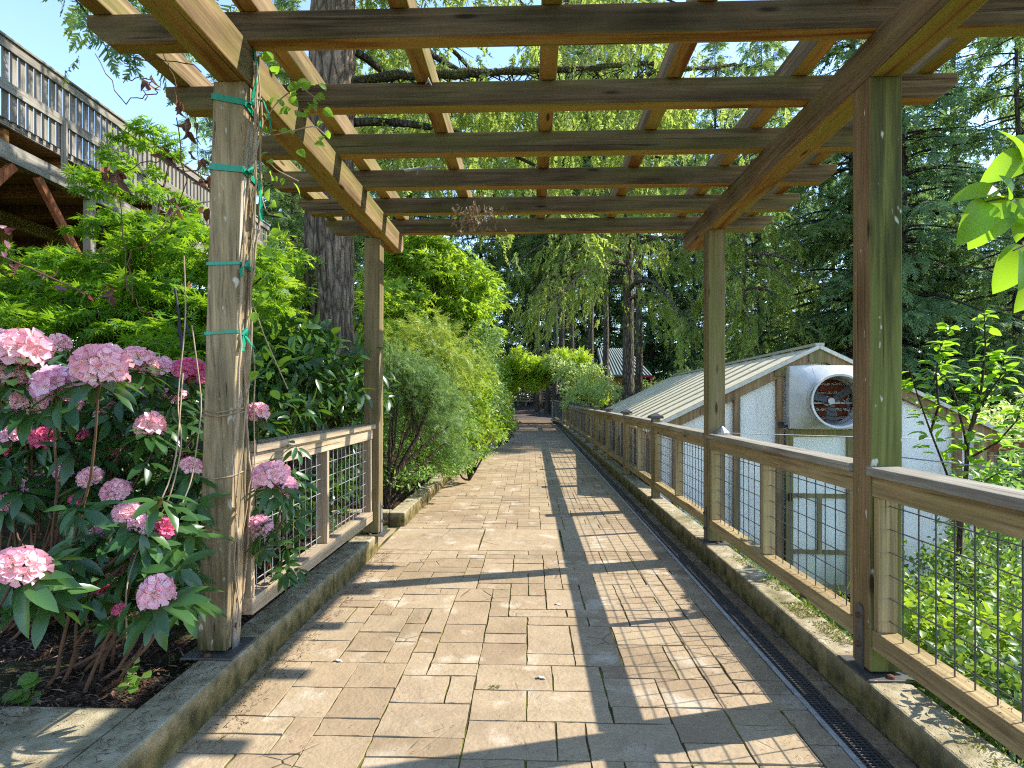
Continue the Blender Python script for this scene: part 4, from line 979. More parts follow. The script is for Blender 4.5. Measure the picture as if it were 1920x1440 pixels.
# feathery golden shrub, juniper, yellow-green borders
mb=[(V3(px,py,d),(rx,.5,rz),n,.24,22) for px,py,d,rx,rz,n in ((790,640,8.2,.45,.26,30),(835,665,8.6,.35,.25,22),(760,670,8.0,.3,.2,16),(850,720,8.8,.35,.4,24),(880,700,9.6,.25,.3,12))]
shrub('cypress_shrub','feathery golden green shrub mounding above the grey green juniper','shrub',(at(800,745,8.4).x,at(800,745,8.4).y,.15),mb,TL_FEA,.19,L_fea,BARKS,28,stems=8,up=.8,droop=.15)
mb=[(V3(px,py,d),(rx,.40,rz),n,.15,20) for px,py,d,rx,rz,n in ((775,720,6.9,.36,.30,60),(820,760,7.1,.30,.30,44),(745,690,6.8,.2,.2,20),(845,800,7.5,.25,.25,20),(850,850,7.6,.25,.16,14),(740,740,6.9,.16,.25,12))]
shrub('juniper_shrub','grey green juniper with bare leaning forked trunk at the near end of the left border','shrub',(at(722,745,6.6).x,at(722,745,6.6).y,.15),mb,TL_FEA,.12,L_jun,BARKS,29,stems=9,stemr=.022,up=.5,wob=.05)
qj=QM(); 
for pts,r in (([(722,925,6.6),(750,875,6.65),(785,815,6.75),(800,770,6.8),(815,720,6.9)],.034),([(750,878,6.65),(790,840,6.8),(840,800,7.0)],.024),([(785,815,6.75),(770,760,6.8),(765,710,6.85)],.02)):
    qj.tube([at(*p) for p in pts],np.linspace(r,r*.4,len(pts)),7)
jo=[o for o in bpy.data.objects if o.name.startswith('juniper_shrub')][0]; qj.build('trunk',BARKS,jo,smooth=True)
for (lab,sd,lst,mt,tmx,sz,bp) in (
  ('yellow green shrub with fine soft leaves, between the juniper and the far vine arch',30,((885,760,9.2,.35,.35,40),(860,830,8.2,.3,.25,30),(905,800,10,.3,.3,30),(895,720,10,.3,.3,24)),L_yg,TL_S,.085,(880,9.3)),
  ('tall dark and gold dappled shrub below the green maple',33,((905,690,13,.4,.6,40),(925,740,14,.35,.5,34),(915,640,13.5,.35,.4,24)),L_jun,TL_N,.10,(905,13)),
  ('round bright shrub at the path edge just before the far arch post',34,((935,760,16,.4,.45,36),(945,795,15,.3,.25,26)),L_yg,TL_S,.09,(935,15.6))):
    mb=[(V3(px,py,d),(rx,.6,rz),n,.16,30) for px,py,d,rx,rz,n in lst]
    shrub('border_shrub',lab,'shrub',(at(bp[0],745,bp[1]).x,at(bp[0],745,bp[1]).y,.15),mb,tmx,sz,mt,BARKS,sd,stems=10,up=.7,group='shrubs along the left border')
mb=[(V3(px,py,d),(rx,.5,rz),n,.10,24) for px,py,d,rx,rz,n in ((770,890,6.9,.35,.07,22),(850,870,7.6,.25,.08,16),(905,845,9.5,.2,.10,14),(880,800,8.6,.2,.2,14),(935,818,12,.25,.12,14),(800,860,7.6,.4,.15,22),(760,830,7.4,.4,.15,20))]
gcv=shrub('ground_cover_plant','low bright ground cover spilling over the left kerb below the shrubs','plant',(-1.75,8,.12),mb,TL_S,.06,L_gc,BARKS,35,stems=6,stemr=.006,up=1.0)
mb=[(V3(px,py,d),(.35,.35,.3),18,.14,22) for px,py,d in ((955,800,17),(948,775,18))]
shrub('border_shrub','small glossy shrub at the foot of the left arch post','shrub',(at(950,745,17.5).x,at(950,745,17.5).y,.1),mb,TL_S,.09,L_rho2,BARKS,36,stems=5,group='shrubs along the left border')
# border filler behind
mb=[(V3(px,py,d),(.9,1.2,.6),40,.3,26) for px,py,d in ((740,690,10.5),(820,700,12),(900,690,17),(860,740,14),(720,780,9.5),(760,800,10.5))]
shrub('hedge','mixed green hedge mass behind the juniper and golden shrubs','hedge',(at(800,745,12).x,at(800,745,12).y,.15),mb,TL_S,.11,L_gc,BARKS,37,stems=12,stemr=.03)
# far arch
ar=empty('vine_arch',at(1010,745,31),'timber arch smothered in bright green vine spanning the far end of the path','arch')
ax0=at(953,745,31); ax1=at(1068,745,31)
for p in (ax0,ax1):
    for dy in (0,2.2): MB().box(p.x-.08,p.x+.08,p.y+dy-.08,p.y+dy+.08,0,3.35).build('post',W_postf,ar)
MB().beam((ax0.x-.6,ax0.y,3.4),(ax1.x+.6,ax1.y,3.4),.12,.2).build('beam',W_postf,ar); MB().beam((ax0.x-.6,ax0.y+2.2,3.4),(ax1.x+.6,ax1.y+2.2,3.4),.12,.2).build('beam',W_postf,ar)
rg=np.random.default_rng(41); q=QM()
for px,py,rx,rz,n in ((948,735,.35,.5,14),(1110,725,.5,.5,16),(1125,745,.4,.3,12),(975,665,.5,.25,12),(1050,668,.7,.25,14),(1088,672,.4,.35,12),(955,690,.7,.55,40),(990,690,.9,.55,60),(1030,690,.9,.5,60),(1070,685,.9,.5,50),(1095,705,.6,.5,34),(962,720,.4,.3,16),(1005,720,.6,.22,24)):
    P,u,cc=blob(rg,at(px,py,31),(rx,1.2,rz),n,.26,40); n_=len(P); q.leaves(TL_SPR,P,u*.8+rg.normal(0,.6,(n_,3))-[0,0,.25],rg.normal(0,.4,(n_,3))+[.3,0,1.0],.26*rg.uniform(.6,1.2,n_),rg)
q.build('vine',L_wis,ar)
mb=[(V3(px,py,d),(rx,.8,rz),n,.22,38) for px,py,d,rx,rz,n in ((1095,700,24,1.0,.5,30),(1112,735,23,1.0,.5,34),(1070,700,24,.8,.4,24),(1132,735,22.5,.6,.35,18),(1085,757,23,.8,.25,18),(1120,700,24,.6,.3,12),(1050,680,25,.6,.35,12),(1075,735,23.5,.6,.4,16))]
shrub('pale_shrub','large pale silvery green shrub outside the right fence near the arch','shrub',(at(1095,745,23.5).x,at(1095,745,23.5).y,-.5),mb,TL_S,.13,L_pale,BARKS,42,stems=12,stemr=.03,up=.9)
# dark understorey behind the fences
mb=[(V3(px,py,d),(2.0,1.5,.8),26,.5,40) for px,py,d in ((1215,745,34),(1130,775,30),(1290,720,36),(1400,700,38),(1500,680,36),(1600,700,34),(1720,740,22),(1850,760,20),(1930,740,18))]
shrub('understorey_shrub','dark thicket of undergrowth behind the greenhouse','shrub',(at(1400,745,36).x,at(1400,745,36).y,-.5),mb,TL_S,.22,L_fir,BARKD,43,stems=6,stemr=.05)
mb=[(V3(px,py,d),(3.0,2.5,1.5),30,.8,40) for px,py,d in ((780,700,34),(860,700,36),(930,715,50),(700,720,30),(560,640,26),(470,640,24),(380,640,26))]
shrub('understorey_shrub','dark undergrowth mass behind the maples on the left','shrub',(at(800,745,34).x,at(800,745,34).y,.3),mb,TL_S,.32,L_fir,BARKD,44,stems=6,stemr=.05)

# ------------------------------------------------------------------ pink rhododendrons
def truss_mesh(seed,mat):
    rg=np.random.default_rng(seed); q=QM(); n=24; i=np.arange(n)+.5; ph=np.arccos(1-1.25*i/n); th=np.pi*(1+5**.5)*i
    U=np.stack([np.cos(th)*np.sin(ph),np.sin(th)*np.sin(ph),np.cos(ph)],1)+rg.normal(0,.08,(n,3)); U=nrm(U)
    q.leaves(TL_FLO,U*rg.uniform(.16,.28,(n,1)),U,rg.normal(0,1,(n,3)),rg.uniform(.34,.50,n),rg)
    V=q.V[0]+rg.normal(0,.013,q.V[0].shape); q.V[0]=V
    o=q.build('flower_cluster',mat); me=o.data; bpy.data.objects.remove(o); return me
TM=[truss_mesh(s_,m_) for s_,m_ in ((1,F_pink),(2,F_pink),(3,F_deep),(4,F_lil))]
def rhodo(label,base,flowers,extra,seed,L=.135,stems=None):
    """flowers: (px,py,d,radius_px,variant); extra: leaf whorls (px,py,d)"""
    rg=np.random.default_rng(seed); root=empty('rhododendron',base,label,'flowering shrub'); q=QM(); qt=QM(); b=np.array(base,float)
    tips=[]
    for px,py,d,r,v in flowers:
        c=at(px,py,d-.12); o=bpy.data.objects.new('flower_cluster',TM[v]); C.objects.link(o); o.parent=root; R0=r/FPX*d
        o.location=Vector(c)-Vector(base)-Vector((0,0,R0*.3)); o.scale=(R0*rg.uniform(1.7,2.05),R0*rg.uniform(1.7,2.05),R0*rg.uniform(1.45,2.0)); o.rotation_euler=(rg.uniform(-.1,.65),rg.uniform(-.35,.35),rg.uniform(0,6))
        tips.append((np.array(c)-[0,0,R0*.55],12,L*min(1.15,.75+r/120)))
    for px,py,d in extra:
        tips.append((np.array(at(px,py,d)),int(rg.integers(7,12)),L*rg.uniform(.7,1.05)))
    for c,n,l in tips:
        ax=nrm(np.array([rg.normal(0,.35),-.35+rg.normal(0,.3),1.0])); ref=nrm(np.cross(ax,[1,.2,0])); ref2=np.cross(ax,ref)
        a=np.arange(n)/n*2*np.pi*1.0+rg.normal(0,.18,n); el=rg.uniform(-.75,.25,n)
        D=(np.cos(a)[:,None]*ref+np.sin(a)[:,None]*ref2)*np.cos(el)[:,None]+ax*np.sin(el)[:,None]
        q.leaves(TL_RHODO,c+D*.015+ax*rg.uniform(-.035,.0,n)[:,None],D,ax+rg.normal(0,.15,(n,3)),l*rg.uniform(.8,1.15,n),rg)
        if rg.random()<.78: continue
        t=np.linspace(0,1,8)[:,None]; st=b+[rg.normal(0,.10),rg.normal(0,.10),-.05]; mid=st+(c-st)*[.6,.6,.35]+rg.normal(0,.08,3); path=st*(1-t)**2+mid*2*t*(1-t)+c*t*t+rg.normal(0,.008,(8,3))
        qt.tube(path,np.linspace(.010,.004,8),5)
    q.build('foliage',L_rho,root,smooth=True); qt.build('stem',TWIG,root,smooth=True); return root
rg=np.random.default_rng(61)
fl1=[(40,646,2.5,44,0),(12,690,2.5,34,0),(2,628,2.7,26,3),(188,678,2.3,47,0),(105,712,2.4,40,3),(52,745,2.6,28,0),(262,668,2.6,34,0),(302,684,2.8,22,3),(356,690,2.9,30,2),(325,730,3.0,24,3),(280,792,2.7,27,0),(243,722,3.0,20,3),(136,755,2.8,18,0),(28,805,3.0,26,3),(84,815,3.0,24,2),(150,812,3.1,14,2),(168,890,2.8,23,0),(66,900,3.2,22,3),(218,915,2.7,26,0),(210,845,3.2,14,2),(4,835,3.0,20,2),(110,640,3.4,22,0),(330,820,3.2,18,3),(205,760,3.0,20,0),(120,880,3.0,18,3),(8,940,2.9,20,0),(345,860,3.1,16,2),(150,930,2.9,18,2)]
ex=[(rg.uniform(-60,385),rg.uniform(670,960),rg.uniform(2.7,3.6)) for _ in range(190)]
rhodo('large rhododendron full of pale pink blooms at the far left, left of the weathered post',(-2.75,2.9,.15),fl1,ex,62)
fl2=[(240,955,2.4,25,0),(264,976,2.35,23,3),(306,984,2.45,26,2),(252,1030,2.6,24,2),(292,1105,2.1,36,0),(190,1102,2.5,15,2),(360,870,2.8,20,0),(180,1000,2.6,17,3),(330,1030,2.5,16,0),(225,1140,2.4,14,2)]
ex=[(rg.uniform(110,370),rg.uniform(930,1120),rg.uniform(2.2,2.8)) for _ in range(34)]+[(290,1135,2.1),(250,1120,2.2),(345,1120,2.15),(170,1110,2.25)]
rhodo('small rhododendron with pink blooms low in front of the weathered post base',(-2.05,2.55,.12),fl2,ex,63)
ex=[(rg.uniform(-60,110),rg.uniform(1040,1120),rg.uniform(1.9,2.2)) for _ in range(14)]
rhodo('rhododendron cut by the lower left picture edge with one big pink bloom',(-2.3,1.95,.12),[(36,1052,1.95,46,0)],ex,64)
ex=[(rg.uniform(468,560),rg.uniform(830,1070),rg.uniform(2.85,3.3)) for _ in range(20)]
rhodo('rhododendron with three pink blooms pushing through the left fence beside the weathered post',(-1.85,3.3,.12),[(483,768,3.1,24,0),(508,884,2.75,38,0),(532,905,2.8,24,3),(487,980,3.0,23,3)],ex,65,L=.12)

# ------------------------------------------------------------------ right garden
rg=np.random.default_rng(71)
yt=at(1798,745,4.4); ytz=zr(yt.x,yt.y)-.05; root=empty('young_tree',(yt.x,yt.y,ytz),'young tree with bright lime leaves beside the greenhouse, right of the near post','tree'); q=QM(); qt=QM()
br=[[(1795,1130,4.4),(1800,1000,4.4),(1812,880,4.4),(1815,820,4.4),(1840,730,4.4),(1848,650,4.4),(1845,580,4.4)],
    [(1800,1000,4.4),(1780,900,4.4),(1745,810,4.3),(1720,740,4.3),(1705,690,4.3)],
    [(1812,880,4.4),(1810,820,4.4),(1790,740,4.5),(1765,690,4.5),(1775,640,4.5),(1782,610,4.5)],
    [(1815,820,4.4),(1838,760,4.4),(1880,700,4.3),(1885,660,4.3)],
    [(1815,860,4.4),(1870,830,4.3),(1905,790,4.2),(1925,740,4.2)],
    [(1800,960,4.4),(1850,900,4.4),(1900,870,4.4)],[(1745,810,4.3),(1760,760,4.2),(1755,700,4.2),(1765,640,4.2)]]
for k_,b_ in enumerate(br):
    P=np.array([list(at(*p)) for p in b_]); m_=28; tt=np.linspace(0,1,m_); Pf=np.stack([np.interp(tt,np.linspace(0,1,len(P)),P[:,c]) for c in range(3)],1); qt.tube(Pf,np.linspace(.022 if k_==0 else .010,.003,m_),6)
    n=80 if k_==0 else 52; s0=.33 if k_==0 else .12; f=rg.uniform(s0,1,n); B=np.stack([np.interp(f,tt,Pf[:,c]) for c in range(3)],1); off=nrm(np.stack([rg.normal(0,1,n),rg.normal(0,1,n),rg.normal(.15,.35,n)],1))
    tw_=rg.uniform(.01,.13,n)*(1.1-f)
    q.leaves(TL_OV,B+off*tw_[:,None],off+[0,0,.1],np.tile([0,0,1.],(n,1))+rg.normal(0,.3,(n,3)),rg.uniform(.065,.105,n),rg)
qt.build('trunk',BARKS,root,smooth=True); q.build('crown',L_yt,root)
# big leaves entering at the right edge
bb=empty('leafy_branch',at(1985,400,2.25),'large glossy lime leaves on a branch entering from the right edge','branch'); q=QM(); qt=QM()
for b_ in ([(1990,400,2.2),(1940,378,2.2),(1880,372,2.2),(1840,380,2.2)],[(1990,400,2.2),(1985,320,2.3),(1940,290,2.3),(1905,300,2.3)],[(1990,400,2.2),(1985,450,2.15),(1930,455,2.1),(1900,470,2.1)]): qt.tube([at(*p) for p in b_],[.006,.005,.004,.003][:len(b_)],5)
lv=[(1880,370,(-.9,-.2,.25),.17),(1885,372,(-.55,-.1,-.8),.19),(1850,378,(-.5,-.3,-.75),.17),(1905,372,(.1,-.3,-.9),.15),(1930,380,(.7,-.2,-.5),.17),(1920,460,(-.5,-.2,-.85),.18),(1915,468,(-.1,-.5,-.6),.16),(1935,455,(.5,-.2,-.7),.17),(1930,430,(-.6,-.1,.5),.13),(1925,292,(-.8,-.1,-.4),.15),(1915,300,(-.2,-.2,.8),.13),(1940,290,(.1,-.4,-.8),.14),(1890,374,(-.2,-.5,.5),.10),(1895,260,(.6,0,-.5),.14),(1945,500,(-.3,-.3,-.8),.17)]
P=np.array([list(at(a,b,2.2)) for a,b,_,_ in lv]); q.leaves(T_lance(.74,.5,.42,10),P,np.array([c for _,_,c,_ in lv]),np.array([(0.1,-.9,.55)]*len(lv))+rg.normal(0,.3,(len(lv),3)),[s_ for *_,s_ in lv],rg)
qt.build('stem',TWIG,bb,smooth=True); q.build('leaves',L_yt,bb,smooth=True)
# garden shrubs seen through the mesh
def gp(px,py,d): return at(px,py,d)
sets=[('compact green shrub beneath the young tree, seen through the near right mesh',((1740,1080,4.2,.35,.2,30),(1800,1060,4.6,.4,.22,30),(1860,1090,4.3,.4,.2,30)),TL_S,.055,L_nan,81),
      ('yellow tipped garden shrub low in the near right mesh bays',((1760,1180,3.0,.28,.14,22),(1830,1200,3.0,.3,.15,24),(1890,1150,3.2,.35,.2,26),(1720,1130,3.6,.2,.12,14)),TL_OV,.055,L_yg,82),
      ('bushy green garden plants at the lower right corner beyond the fence',((1900,1260,2.4,.25,.12,20),(1850,1300,2.3,.2,.1,14),(1930,1320,2.2,.2,.15,18),(1790,1290,2.5,.16,.08,10)),TL_OV,.05,L_nan,83),
      ('small leafy plants tucked against the foot of the right kerb',((1560,1160,4.4,.3,.07,16),(1520,1130,4.8,.25,.06,12),(1640,1240,3.4,.3,.08,18),(1720,1330,2.8,.22,.08,16),(1780,1345,2.6,.2,.08,14)),TL_OV,.05,L_nan,84),
      ('dark leafy bush right of the young tree below the garden fence',((1880,980,5.5,.5,.4,40),(1930,900,5.8,.5,.4,36),(1900,1050,5,.5,.3,30)),TL_S,.07,L_gc,85),
      ('thin leafy growth at the right end of the greenhouse gable',((1890,820,8.5,.5,.3,24),(1930,780,8.8,.6,.4,30),(1860,790,9.5,.4,.2,16)),TL_S,.09,L_pale,86)]
for lab,lst,tmx,sz,mt,sd_ in sets:
    mb=[(V3(a,b,d),(rx,rx,rz),n,.12,20) for a,b,d,rx,rz,n in lst]; c0=at(lst[0][0],745,lst[0][2])
    shrub('garden_shrub',lab,'shrub',(c0.x,c0.y,float(zr(c0.x,c0.y))),mb,tmx,sz,mt,BARKS,sd_,stems=14,stemr=.008,up=.9,group='garden shrubs right of the fence')
gr=QM(); n=700; X=rg.uniform(1.75,4.5,n); Y=rg.uniform(1.2,7.5,n); Z=np.array([float(zr(x,y)) for x,y in zip(X,Y)])
gr.leaves(TL_BL,np.stack([X,Y,Z],1),np.stack([rg.normal(0,.3,n),rg.normal(0,.3,n),np.ones(n)],1),rg.normal(0,1,(n,3)),rg.uniform(.15,.4,n),rg)
n=5000; X=rg.uniform(1.70,5.5,n); Y=rg.uniform(.8,8,n); Z=np.array([float(zr(x,y)) for x,y in zip(X,Y)])+rg.uniform(0,.12,n)
gr.leaves(TL_S,np.stack([X,Y,Z],1),sph(rg,n),np.tile([0,0,1.],(n,1))+rg.normal(0,.4,(n,3)),rg.uniform(.03,.07,n),rg)
o=gr.build('ground_cover',L_nan); tag(o,'mixed grass blades and low leaves carpeting the sloping right garden',kind='stuff')

# ------------------------------------------------------------------ cabin, far fences
hc=at(1172,745,38); cb=empty('cabin',(hc.x,hc.y,0),'small yellow cabin with green metal roof and red porch post beyond the big trunk','cabin')
GRM=plain('green_metal_roof',(.07,.12,.10),.5,.5,.3,5,.2); YW=plain('yellow_siding',(.52,.34,.10),.7,.3); 
def hp(px,py,d=38): return at(px,py,d)
zb=-.6
def w3(p,z): return Vector((p.x,p.y,z))
R0=at(1122,654,43); R1=at(1174,654,43); E0=at(1134,703,38.5); E1=at(1222,705,38.5)
wl=at(1146,745,39.2); wr=at(1206,745,39.2); bl_=wl+(R0-E0)*2*.8; br_=wr+(R0-E0)*2*.8; we=E0.z-.05
MB().prism([w3(wl,zb),w3(wr,zb),w3(wr,we),w3(wl,we)],Vector((.8,7.0,0))).build('wall',YW,cb)
up=Vector((0,0,-.10))
MB().prism([E0,E1,R1,R0],up).build('roof',GRM,cb)
bk=Vector((.6,9.2,0)); MB().prism([R0,R1,E1+bk,E0+bk],up).build('roof',GRM,cb)
MB().prism([w3(wl,we+.02),w3(R0,R0.z-.12),w3(wl+Vector((.8,7,0)),we+.02)],Vector((.3,0,0))).build('gable',plain('orange_gable',(.5,.25,.07),.7,.3),cb)
m=MB()
for i in range(15):
    f=i/14; m.beam(R0.lerp(R1,f)+Vector((0,0,.03)),E0.lerp(E1,f)+Vector((0,0,.03)),.07,.05)
m.build('roof_seam',plain('roof_seam',(.34,.38,.36),.4,.4),cb)
MB().beam(R0+Vector((-.06,-.03,-.12)),E0+Vector((-.06,-.03,-.12)),.08,.24).build('fascia',plain('slate_fascia',(.10,.14,.15),.6,.3),cb)
wn_=MB(); wn_.box(wl.x+.35,wl.x+.8,wl.y-.06,wl.y-.01,.9,1.9); wn_.build('window',plain('cabin_glass',(.03,.05,.05),.1,.6),cb)
pp_=hp(1221,745,37.6); MB().box(pp_.x-.07,pp_.x+.07,pp_.y-.07,pp_.y+.07,-.4,EYE+(745-706)/FPX*38).build('porch_post',REDP,cb)
MB().beam((hp(1195,0,38).x,pp_.y,EYE+1.38),(pp_.x,pp_.y,EYE+1.38),.1,.14).build('porch_beam',REDP,cb)
ft=empty('lattice_fence',hp(1000,745,52),'pale timber rail fence seen through the arch at the far end of the lane','fence')
fa=at(925,745,52); fb=at(1045,745,54)
for i in range(9):
    t=i/8; MB().box(fa.x+(fb.x-fa.x)*t-.08,fa.x+(fb.x-fa.x)*t+.08,fa.y+(fb.y-fa.y)*t-.08,fa.y+(fb.y-fa.y)*t+.08,.2,EYE+1.15).build('post',W_fz,ft)
for i in range(6):
    z=1.05+i*.26; MB().beam((fa.x,fa.y-.1,z),(fb.x,fb.y-.1,z),.04,.13 if i<5 else .2).build('rail',W_gy,ft)
fr2=empty('wooden_fence',hp(1195,745,31),'short wooden railing with posts between the big trunk and the greenhouse roof','fence')
for px in (1191,1213,1235): p=hp(px,745,31); MB().box(p.x-.07,p.x+.07,p.y-.07,p.y+.07,-.3,EYE+.42).build('post',W_fz,fr2)
for z in (EYE+.38,EYE-.05): MB().beam(hp(1189,745,31)*1+Vector((0,0,z-EYE)),hp(1240,745,31)+Vector((0,0,z-EYE)),.06,.1).build('rail',W_fy,fr2)
fr3=empty('mesh_fence',hp(1155,745,33),'wire mesh fence panel below the cabin wall','fence')
m=MB(); 
for i in range(14): p=hp(1146+i*1.7,745,33); m.cyl((p.x,p.y,.2),(p.x,p.y,1.9),.012,n=4,caps=False)
for i in range(12): m.cyl(hp(1146,745,33)+Vector((0,0,-1.1+i*.14)),hp(1168,745,33)+Vector((0,0,-1.1+i*.14)),.012,n=4,caps=False)
m.build('wire_mesh',WIRE,fr3); MB().beam(hp(1146,745,33)+Vector((0,0,-1.15)),hp(1168,745,33)+Vector((0,0,-1.15)),.08,.1).build('rail',W_fy,fr3)

# ------------------------------------------------------------------ small things: ties, vine, hook, cones, litter
def postx(z): t=(z-.175)/(ZB-.175); return -1.60+.175*t, 2.69-.165*t
def tie(z,h,label,tail,knot=True,slant=0):
    x0,y0=postx(z); e=.004; x1=x0+.145+e; x0-=e; yb=y0+.14+e; y0-=e
    cs=[(x0,y0,0),(x1,y0,slant*.5),(x1,yb,slant),(x0,yb,slant*.5)]; V=[];Q=[]
    m=MB()
    for i in range(4):
        a=cs[i];b=cs[(i+1)%4]; m.prism([(a[0],a[1],z+a[2]-h/2),(b[0],b[1],z+b[2]-h/2),(b[0],b[1],z+b[2]+h/2),(a[0],a[1],z+a[2]+h/2)],(.0012*(1 if i in(1,) else -1 if i==3 else 0),.0012*(-1 if i==0 else 1 if i==2 else 0),0))
    root=empty('tie_ribbon',(x1,y0,z),label,'ribbon',group='green ties on the weathered post'); m.build('band',GREENT,root)
    k=MB()
    if knot:
        c=Vector((x1+.012,y0+.04,z+slant*.3)); k.tube([c+Vector((.0,-.02,-.012)),c+Vector((.01,0,.014)),c+Vector((0,.02,-.006)),c+Vector((.008,-.01,.0))],[.008,.011,.009,.006],6)
    for tl in tail:
        pts=[Vector((x1+.012,y0+.04,z))+Vector(p) for p in tl]
        for a,b in zip(pts[:-1],pts[1:]): k.prism([a+Vector((0,-.012,0)),a+Vector((0,.012,0)),b+Vector((0,.013,0)),b+Vector((0,-.012,0))],(.0016,.0003,0.0004))
    if k.v: k.build('knot',GREENT,root)
zt=lambda py: EYE+(745-py)/FPX*(2.73-.15*(745-py)/600)
tie(zt(184),.028,'wide flat green tie nearest the top of the weathered post, with long looped tail',[[(0,0,0),(.03,.05,.02),(.05,.07,-.05),(.045,.09,-.10)],[(0,0,0),(.02,0,.08),(.012,.02,.17),(.0,.02,.25)]],slant=-.06)
tie(zt(317),.028,'wide flat green tie second from the top, its end hanging straight down',[[(0,0,0),(.02,.05,-.04),(.024,.06,-.14),(.026,.06,-.22)]],slant=-.03)
tie(zt(499),.014,'thin green tie with small bow, third from the top of the weathered post',[[(0,0,0),(.0,-.05,-.03),(.0,-.045,-.06)],[(0,0,0),(.0,.05,-.02)]],slant=.005)
tie(zt(628),.014,'thin green tie lowest on the weathered post, knotted at the corner',[[(0,0,0),(.0,-.01,-.05),(.0,-.012,-.08)],[(0,0,0),(.02,.06,-.06)]],slant=.02)

vn=empty('climbing_vine',(-1.42,2.74,.2),'climbing vine with heart shaped lime leaves twining up the right side of the weathered post','vine')
rg=np.random.default_rng(91); qt=QM(); q=QM()
for k_ in range(4):
    zz=np.linspace(.25+.15*k_*.3,2.9,26); x=np.array([postx(z)[0] for z in zz])+.158+.012*np.sin(zz*5+k_)+rg.normal(0,.006,26)+.010*(k_%3); y=np.array([postx(z)[1] for z in zz])+.05+.04*np.sin(zz*3+k_*2)+.03*(k_%4-1); qt.tube(np.stack([x,y,zz],1),.0035 if k_%3 else .006,5)
lf=[(575,150),(545,160),(560,175),(540,185),(595,160),(585,185),(560,215),(545,205),(575,200),(600,200),(520,180),(510,130),(495,100),(520,250),(540,240),(590,270),(565,280),(500,210),(497,240),(508,300),(500,318),(520,330),(535,335),(555,340),(490,300),(485,345),(500,360),(430,385),(405,378),(510,385),(520,400),(535,412),(500,440),(485,430),(492,460),(478,520),(500,470),(520,480),(485,560),(500,540),(530,490),(478,610),(470,680),(490,700),(512,690),(530,700),(505,730),(540,740),(475,590),(590,235),(610,250)]
P=[];D=[]
for px,py in lf:
    for r_ in range(2 if py<260 else 1):
        c=at(px+rg.uniform(-7,7),py+rg.uniform(-7,7),2.72+rg.uniform(-.04,.12)); P.append(list(c)); D.append([rg.normal(.3,.5),rg.normal(-.3,.3),rg.normal(-.4,.4)])
q.leaves(T_lance(.72,.25,.3,4),P,D,np.array([(0,-.6,.6)]*len(P))+rg.normal(0,.45,(len(P),3)),rg.uniform(.035,.07,len(P)),rg)
for path in ([(480,250,2.75),(520,190,2.72),(560,160,2.7),(600,190,2.7)],[(480,260,2.75),(530,250,2.7),(590,235,2.7),(612,255,2.7)],[(478,330,2.7),(500,400,2.72),(540,410,2.72)],[(470,410,2.7),(440,390,2.66),(400,375,2.62),(330,390,2.6),(300,430,2.6)],[(500,300,2.75),(520,320,2.72),(560,340,2.72)],[(470,560,2.75),(500,640,2.75),(540,730,2.8)],[(345,480,2.5),(350,600,2.5),(330,760,2.5),(345,830,2.45),(310,970,2.4),(200,1060,2.4)],[(238,1200,2.2),(235,1100,2.2),(262,1020,2.3),(330,880,2.4),(343,700,2.5)],[(360,610,2.5),(380,760,2.5),(360,900,2.45),(335,960,2.4)]):
    P_=np.array([list(at(*p)) for p in path]); tt=np.linspace(0,1,24); s_=np.linspace(0,1,len(P_)); Pf=np.stack([np.interp(tt,s_,P_[:,c]) for c in range(3)],1)
    for _ in range(3): Pf[1:-1]=(Pf[:-2]+2*Pf[1:-1]+Pf[2:])/4
    qt.tube(Pf,.0030,5)
# wraps of dead stem round the post
for z in (zt(768),zt(775),zt(888)):
    x0,y0=postx(z); x1=x0+.145; qt.tube([(x1+.004,y0+.1,z+.01),(x1+.005,y0-.004,z),(x0+.07,y0-.007,z-.012),(x0-.004,y0-.004,z-.004),(x0-.004,y0+.14,z)],.0038,5)
qt.build('stem',TWIGL,vn,smooth=True); q.build('leaves',L_vine,vn,smooth=True)

dv_=empty('dead_twigs',at(340,420,2.8),'thin dead twigs with curled brown leaves left of the weathered post','twigs'); qt=QM(); q=QM(); P=[]
for path in ([(180,100,3.2),(230,190,3.1),(290,175,3.1),(300,150,3.1)],[(230,150,3.0),(285,150,3.0),(270,190,3.0)],[(305,90,2.9),(325,140,2.9),(335,210,2.9)],[(225,60,2.9),(240,110,2.9),(330,115,2.9),(370,130,2.9)],[(330,220,2.9),(350,330,2.9),(330,420,2.9),(240,480,2.9),(250,560,2.9)],[(390,330,2.8),(300,300,2.8),(200,330,2.9)],[(225,370,2.9),(230,500,2.9),(250,560,2.9),(290,600,2.9)]):
    P_=np.array([list(at(*p)) for p in path]); tt=np.linspace(0,1,16); Pf=np.stack([np.interp(tt,np.linspace(0,1,len(P_)),P_[:,c]) for c in range(3)],1)+rg.normal(0,.008,(16,3)); qt.tube(Pf,.003,4)
for px,py,n in ((285,148,4),(215,325,12),(200,320,6),(335,190,4),(350,235,4),(310,285,4),(385,340,6),(330,380,4),(200,540,5),(385,400,4),(370,290,4),(360,230,3),(398,480,4)):
    for _ in range(n): P.append(list(at(px+rg.uniform(-12,12),py+rg.uniform(-12,12),2.9+rg.uniform(-.05,.05))))
P=np.array(P); n=len(P); q.leaves(T_lance(.5,.6,.9,4),P,np.stack([rg.normal(0,.5,n),rg.normal(0,.5,n),-np.ones(n)],1),rg.normal(0,1,(n,3)),rg.uniform(.04,.075,n),rg)
qt.build('twig',TWIG,dv_); q.build('dead_leaves',L_dead,dv_)
pl=empty('purple_leaf_branch',at(10,500,4),'sparse purple leaves at the left edge over the maple','branch'); q=QM(); P=[]
